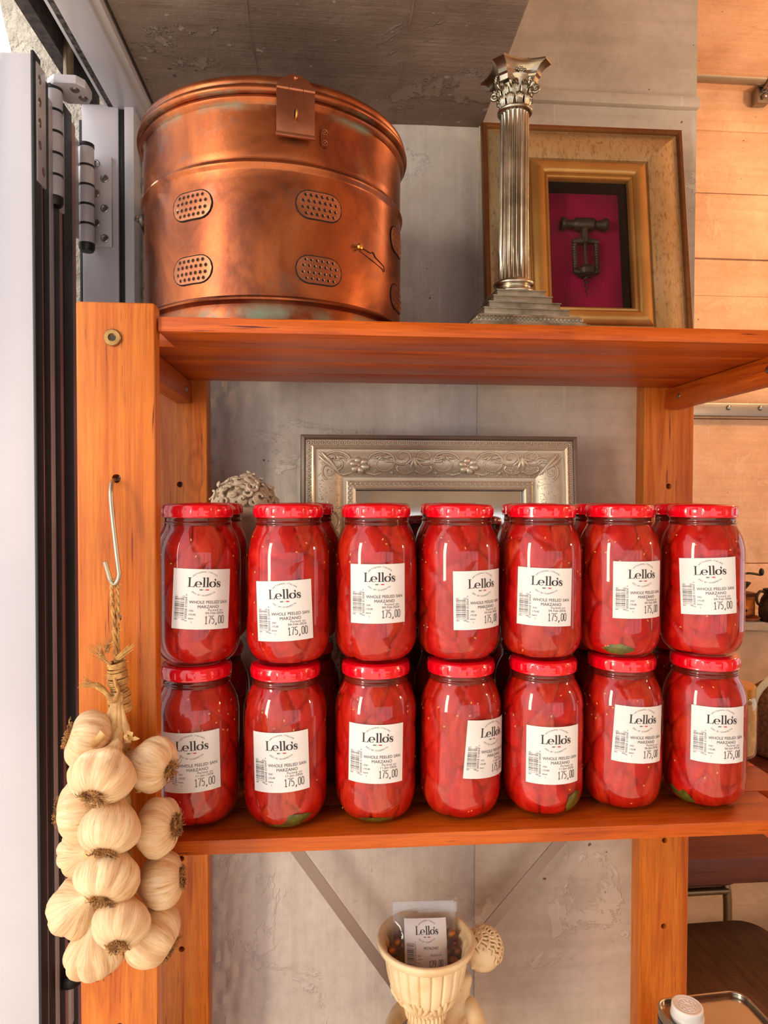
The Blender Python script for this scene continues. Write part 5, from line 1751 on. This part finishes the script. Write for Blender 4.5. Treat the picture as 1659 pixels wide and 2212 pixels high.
def cface(d):
    g = lambda x, z, sx, sz: math.exp(-((d.x - x) / sx) ** 2 - ((d.z - z) / sz) ** 2) if d.y < 0 else 0
    k = 1 + .16 * g(0, -.22, .11, .16) + .05 * g(-.3, .10, .2, .08) + .05 * g(.3, .10, .2, .08) - .08 * g(-.34, -.06, .14, .08) - .08 * g(.34, -.06, .14, .08)
    k += .07 * g(-.42, -.38, .22, .2) + .07 * g(.42, -.38, .22, .2) + .06 * g(0, -.56, .18, .06) + .06 * g(0, -.82, .2, .12)
    return k
MB().ell((0, 0, 0), (.0235, .0255, .0290), 44, 32, Rh, 0, cface).build('child_head', stone_cream, bod, 60)
ch = MB()
rs2 = random.Random(4)
for i in range(190):
    zz_ = 1 - 2 * (i + .5) / 190
    r_ = math.sqrt(1 - zz_ * zz_)
    d = Vector((r_ * math.cos(i * ga), r_ * math.sin(i * ga), zz_))
    if (d.y < -.2 and d.z > .48) or (d.y >= -.2 and d.z > -.45):
        t1 = d.cross(Vector((0, 0, 1))).normalized()
        t2 = d.cross(t1)
        p, rr = [], []
        for j in range(9):
            t = j / 8
            q = (d - t2 * (.55 * t) + t1 * (.10 * math.sin(t * 7 + i * .4))).normalized()
            p.append(Vector((q.x * .0245, q.y * .0268, q.z * .0305)) + q * .0012 * math.sin(t * PI))
            rr.append(.0021 * (1 - .6 * t))
        ch.tube(p, rr, 7, False, 0, Rh)
ch.build('wavy_hair', stone_cream, bod, 60)

# ================================================================ PISTACHIO BAG
bagT = thing('pistachio_bag', 'clear bag of pistachios with white price label standing in the cream bowl', 'bag of nuts', (PX + .0005, PY + .008, ZB + RZ - .0640), (-R(14), 0, R(-2)))
BW, BH = .0430, .0935
def bag_pt(u, v, side):
    k = math.sin(PI * min(1, max(0, (1 - v) * .62 + .02)))
    dep = .0165 * (1 - abs(u) ** 3) * (k if v < .8 else k * (1 - v) / .2 * .9 + .02)
    wv = BW * (1.0 if v > .62 else 1.0 + .22 * math.sin(PI * (.62 - v) / .62 * .75)) * (1 if v > .1 else .80 + 2 * v)
    cr = .0008 * noise.noise((u * 5, v * 9, side * 4))
    return (u * wv, side * (dep + .0004) + cr, v * BH)
bg_ = MB()
vs, fs = [], []
nu, nv = 20, 26
for side in (-1, 1):
    o = len(vs)
    for j in range(nv + 1):
        for i in range(nu + 1):
            vs.append(bag_pt(2 * i / nu - 1, j / nv, side))
    for j in range(nv):
        for i in range(nu):
            a = o + j * (nu + 1) + i
            fs.append((a, a + 1, a + nu + 2, a + nu + 1))
bg_.add(vs, fs).build('film', bag_film, bagT, 60)
MB().box(-BW * 1.0, BW * .96, -.0016, .0016, BH - .0085, BH + .0035).box(-BW * .2, BW * 1.06, .0018, .0034, BH - .012, BH + .0010).build('sealed_top', seal_film, bagT, 35, .0006)
rn = random.Random(21)
nuts = []
for i in range(110):
    u, v, q = rn.uniform(-.97, .97), rn.uniform(.05, .66), rn.uniform(-.8, .8)
    p = bag_pt(u * .93, v, 1)
    nuts.append(Vector((p[0], max(-.0085, p[1] * q), p[2])))
nm = [MB().ell((0, 0, 0), (.0046, .0040, .0068), 10, 7, None, 0, lambda d: 1 + .06 * d.z).mesh('pistachio', m, 60) for m in
      (pist_shell, plain('pistachio_dark', srgb(124, 58, 60), .5, 0, srgb(88, 40, 40), 50), plain('pistachio_gold', srgb(206, 132, 62), .5, 0, srgb(150, 86, 44), 50))]
for i, c in enumerate(nuts):
    link('pistachio', nm[i % 3], bagT, c, (rn.uniform(0, 6), rn.uniform(0, 6), rn.uniform(0, 6)))
def bag_front(u, v):
    """label units to the front of the bag"""
    uu, vv = u / BW + .02, (v + .047) / BH
    p = bag_pt(max(-1, min(1, uu)), max(.02, min(.99, vv)), -1)
    return (u + .0005, min(p[1], -.0030) - .0016 - .0012 * max(0, noise.noise((u * 90, v * 50, 3))), v + .047)
vs, fs = [], []
for j in range(15):
    for i in range(13):
        vs.append(bag_front(-.0285 + .057 * i / 12, -.0325 + .063 * j / 14))
for j in range(14):
    for i in range(12):
        a = j * 13 + i
        fs.append((a, a + 1, a + 14, a + 13))
lb = MB().add(vs, fs).build('price_label', paper, bagT, 60)
p = label_print('', ('PISTACHIO', ''), '129,00', '129.00')
me = bpy.data.meshes.new('print')
me.from_pydata([tuple(Vector(bag_front(u * .95, v * 1.02)) + Vector((0, -.0003, 0))) for u, v in p.v], [], p.f)
for m in INKS:
    me.materials.append(m)
me.polygons.foreach_set('material_index', p.m)
link('print', me, lb)

# ================================================================ OLIVE OIL TIN
tn = thing('oil_tin', 'rectangular tin with white screw cap standing at the lower right', 'tin', (.4590, .7600, ZB), (0, 0, R(4)))
def rrect(hx, hy, r, n=7):
    P = []
    for sx, sy, a0 in ((1, 1, 0), (-1, 1, 90), (-1, -1, 180), (1, -1, 270)):
        for i in range(n):
            a = R(a0 + 90 * i / (n - 1))
            P.append((sx * (hx - r) + r * math.cos(a), sy * (hy - r) + r * math.sin(a)))
    return P
def loft(mb, rings):
    vs, fs = [], []
    n = len(rings[0][0])
    for P, z in rings:
        vs += [(x, y, z) for x, y in P]
    for j in range(len(rings) - 1):
        for i in range(n):
            fs.append((j * n + i, j * n + (i + 1) % n, (j + 1) * n + (i + 1) % n, (j + 1) * n + i))
    fs += [tuple(reversed(range(n))), tuple((len(rings) - 1) * n + i for i in range(n))]
    return mb.add(vs, fs)
TH = .88 - ZB
hx, hy, rr = .0595, .0480, .018
loft(MB(), [(rrect(hx - .001, hy - .001, rr), 0), (rrect(hx, hy, rr), .002), (rrect(hx, hy, rr), TH - .006), (rrect(hx + .0005, hy + .0005, rr), TH - .003), (rrect(hx + .0005, hy + .0005, rr), TH), (rrect(hx - .0022, hy - .0022, rr - .002), TH), (rrect(hx - .0026, hy - .0026, rr - .002), TH - .0042)]).build('body', tin_metal, tn, 40)
MB().tube([(x, y, TH) for x, y in rrect(hx - .0008, hy - .0008, rr, 10)], .0016, 8, True).build('rolled_rim', tin_metal, tn, 60)
loft(MB(), [(rrect(hx + .0004, hy + .0004, rr), .01), (rrect(hx + .0004, hy + .0004, rr), TH - .034)]).build('cream_label', cream_paint, tn, 40)
loft(MB(), [(rrect(hx + .0004, hy + .0004, rr), TH - .0335), (rrect(hx + .0004, hy + .0004, rr), TH - .012)]).build('dark_band', navy_paint, tn, 40)
cap = MB().lathe(sline2([(.0185, TH - .004), (.0190, TH + .001), (.0180, TH + .0035), (.0178, TH + .011), (.0172, TH + .0128), (.0155, TH + .0132), (.0150, TH + .0122), (0, TH + .0120)], 3), 72, Matrix.Translation((-.0315, .019, 0)), lambda a, z, r: r + (.0003 * math.sin(a * 36) if TH + .004 < z < TH + .0105 else 0))
co = cap.build('screw_cap', plastic_white, tn, 40)
em = MB()
for i in range(9):
    a = 2 * PI * i / 9
    em.tube([(-.0315 + .0055 * math.cos(a), .019 + .0055 * math.sin(a), TH + .0122), (-.0315 + .0090 * math.cos(a + .2), .019 + .0090 * math.sin(a + .2), TH + .0124), (-.0315 + .0080 * math.cos(a + .5), .019 + .0080 * math.sin(a + .5), TH + .0122)], .0007, 6)
em.tube([(-.0315 + .0042 * math.cos(2 * PI * i / 20), .019 + .0042 * math.sin(2 * PI * i / 20), TH + .0122) for i in range(20)], .0006, 6, True)
em.tube([(-.0315 + .0115 * math.cos(2 * PI * i / 28), .019 + .0115 * math.sin(2 * PI * i / 28), TH + .0122) for i in range(28)], .0006, 6, True)
em.build('embossed_rosette', plastic_white, co, 60)

# ================================================================ DINING ROOM ON THE RIGHT
tb = thing('dining_table', 'thick dark red wooden dining table past the shelving post', 'table', (1.35, 1.85, 0))
MB().box(-.70, .75, -.50, .35, .695, .75).build('table_top', wood_dark, tb, 35, .004)
for x in (-.64, .60):
    for y in (-.05, .27):
        MB().box(x - .035, x + .035, y - .035, y + .035, 0, .695).build('leg', wood_dark, tb, 35, .003)
def chair(loc, rz, label, seat_mat, panel):
    c = thing('cafe_chair' if panel else 'low_stool', label, 'chair' if panel else 'stool', loc, (0, 0, rz), None)
    P = rrect(.20, .20, .06, 9)
    loft(MB(), [([(x * .985, y * .985) for x, y in P], .435), (P, .438), (P, .448), ([(x * .985, y * .985) for x, y in P], .451)]).build('seat', seat_mat, c, 50)
    for s_ in (-1, 1):
        MB().tube(smoothline([(s_ * .165, -.19, .012), (s_ * .165, -.172, .20), (s_ * .165, -.165, .40), (s_ * .150, -.150, .424), (s_ * .11, -.12, .424), (s_ * .11, .12, .424)], 5), .0115, 12).build('leg', tube_steel, c, 60)
        MB().tube(smoothline([(s_ * .185, .20, .012), (s_ * .180, .185, .25), (s_ * .178, .175, .43)] + ([(s_ * .178, .19, .62), (s_ * .172, .23, .80)] if panel else []), 5), .0115, 12).build('leg', tube_steel, c, 60)
    MB().tube([(-.180, .180, .415), (.180, .180, .415)], .010, 10).tube([(-.165, -.168, .405), (.165, -.168, .405)], .0105, 10).build('cross_tube', tube_steel, c, 60)
    if panel:
        MB().box(-.165, .165, .200, .212, .60, .80).build('backrest', seat_mat, c, 35, .004)
    return c
chair((.865, 1.405, 0), R(182), 'brown veneer stool with rounded seat corner below the dark table edge', wood_seat, False)
chair((.938, 1.975, 0), R(1), 'dark chair with bronzed steel tube frame beyond the table', wood_dark, True)

dj = thing('wicker_demijohn', 'wicker covered demijohn on the dining table behind the jars', 'demijohn', (1.335, 1.905, .75))
MB().lathe(sline2([(.085, 0), (.105, .010), (.112, .05), (.112, .13), (.100, .17), (.060, .205), (.035, .22)], 5), 60, None, lambda a, z, r: r + .0016 * math.sin(a * 46) * math.sin(z * 420)).build('wicker_cover', wicker, dj, 60)
MB().lathe(sline2([(.034, .215), (.026, .235), (.021, .26), (.021, .30), (.025, .302), (.025, .315), (0, .316)], 3), 32).build('bottle_neck', basil_mat, dj, 60)
MB().tube(smoothline([(-.105, -.02, .12), (-.118, -.03, .16), (-.098, -.03, .20), (-.06, -.03, .235)], 5), .011, 8, False, 0, None, (Vector((0, 1, 0)), .4)).build('carrying_strap', cloth_strap, dj, 60)

ct = thing('serving_counter', 'limewashed serving counter with pale top along the far wall', 'counter', (2.2, 2.68, 0))
vs = [(-.62, -.02, .965), (.9, -.34, .965), (.9, .26, .965), (-.62, .26, .965)]
vs += [(x, y, .9995) for x, y, z in vs]
MB().add(vs, [(0, 3, 2, 1), (4, 5, 6, 7), (0, 1, 5, 4), (1, 2, 6, 5), (2, 3, 7, 6), (3, 0, 4, 7)]).build('counter_top', counter_stone, ct, 35, .004)
vs = [(-.60, .01, 0), (.9, -.30, 0), (.9, .24, 0), (-.60, .24, 0)]
vs += [(x, y, .964) for x, y, z in vs]
MB().add(vs, [(0, 3, 2, 1), (4, 5, 6, 7), (0, 1, 5, 4), (1, 2, 6, 5), (2, 3, 7, 6), (3, 0, 4, 7)]).build('counter_body', counter_front, ct, 35, .003)
ml = thing('coffee_mill', 'small wooden coffee mill with iron hopper on the serving counter', 'coffee mill', (1.700, 2.735, 1.0))
MB().box(-.055, .055, -.055, .055, 0, .016).box(-.055, .055, -.055, .055, .094, .108).build('base_and_top', wood_dark, ml, 35, .003)
MB().box(-.046, .046, -.046, .046, .016, .094).build('box', wood_mill, ml, 35, .002)
d_ = MB().box(-.038, .038, -.0495, -.040, .022, .054).build('drawer', wood_mill, ml, 35, .002)
MB().ell((0, -.055, .038), .006, 10, 8).build('drawer_knob', iron, d_)
MB().lathe(sline2([(.012, .108), (.022, .112), (.038, .132), (.047, .146), (.045, .148), (.034, .134), (.012, .125), (0, .124)], 3), 32).build('hopper', iron, ml, 60)
MB().tube([(0, 0, .12), (0, 0, .180), (.0, 0, .196)], [.007, .006, .009], 12).tube(smoothline([(0, 0, .178), (.04, -.01, .186), (.085, -.02, .180)], 4), .005, 8).ell((.088, -.02, .192), (.010, .010, .016), 12, 8).build('crank', iron, ml, 60)
jg = thing('pewter_jug', 'dark pewter jug with looped handle beside the coffee mill', 'jug', (1.792, 2.640, 1.0))
MB().lathe(sline2([(.042, 0), (.050, .004), (.055, .04), (.048, .085), (.036, .110), (.040, .128), (.037, .129), (.032, .110), (0, .10)], 4), 36).build('body', iron, jg, 60)
MB().tube(smoothline([(-.036, 0, .118), (-.058, 0, .122), (-.072, 0, .100), (-.068, 0, .074), (-.050, 0, .062)], 5), .0055, 10).build('handle', iron, jg, 60)
ds = thing('copper_dish', 'shallow copper dish at the edge of the serving counter', 'dish', (1.690, 2.655, 1.0))
MB().lathe(sline2([(.022, 0), (.030, .003), (.048, .014), (.050, .016), (.047, .0155), (.030, .007), (0, .006)], 4), 40).build('dish', copper_dark, ds, 60)

for o in (_fo,):
    bpy.data.objects.remove(o)
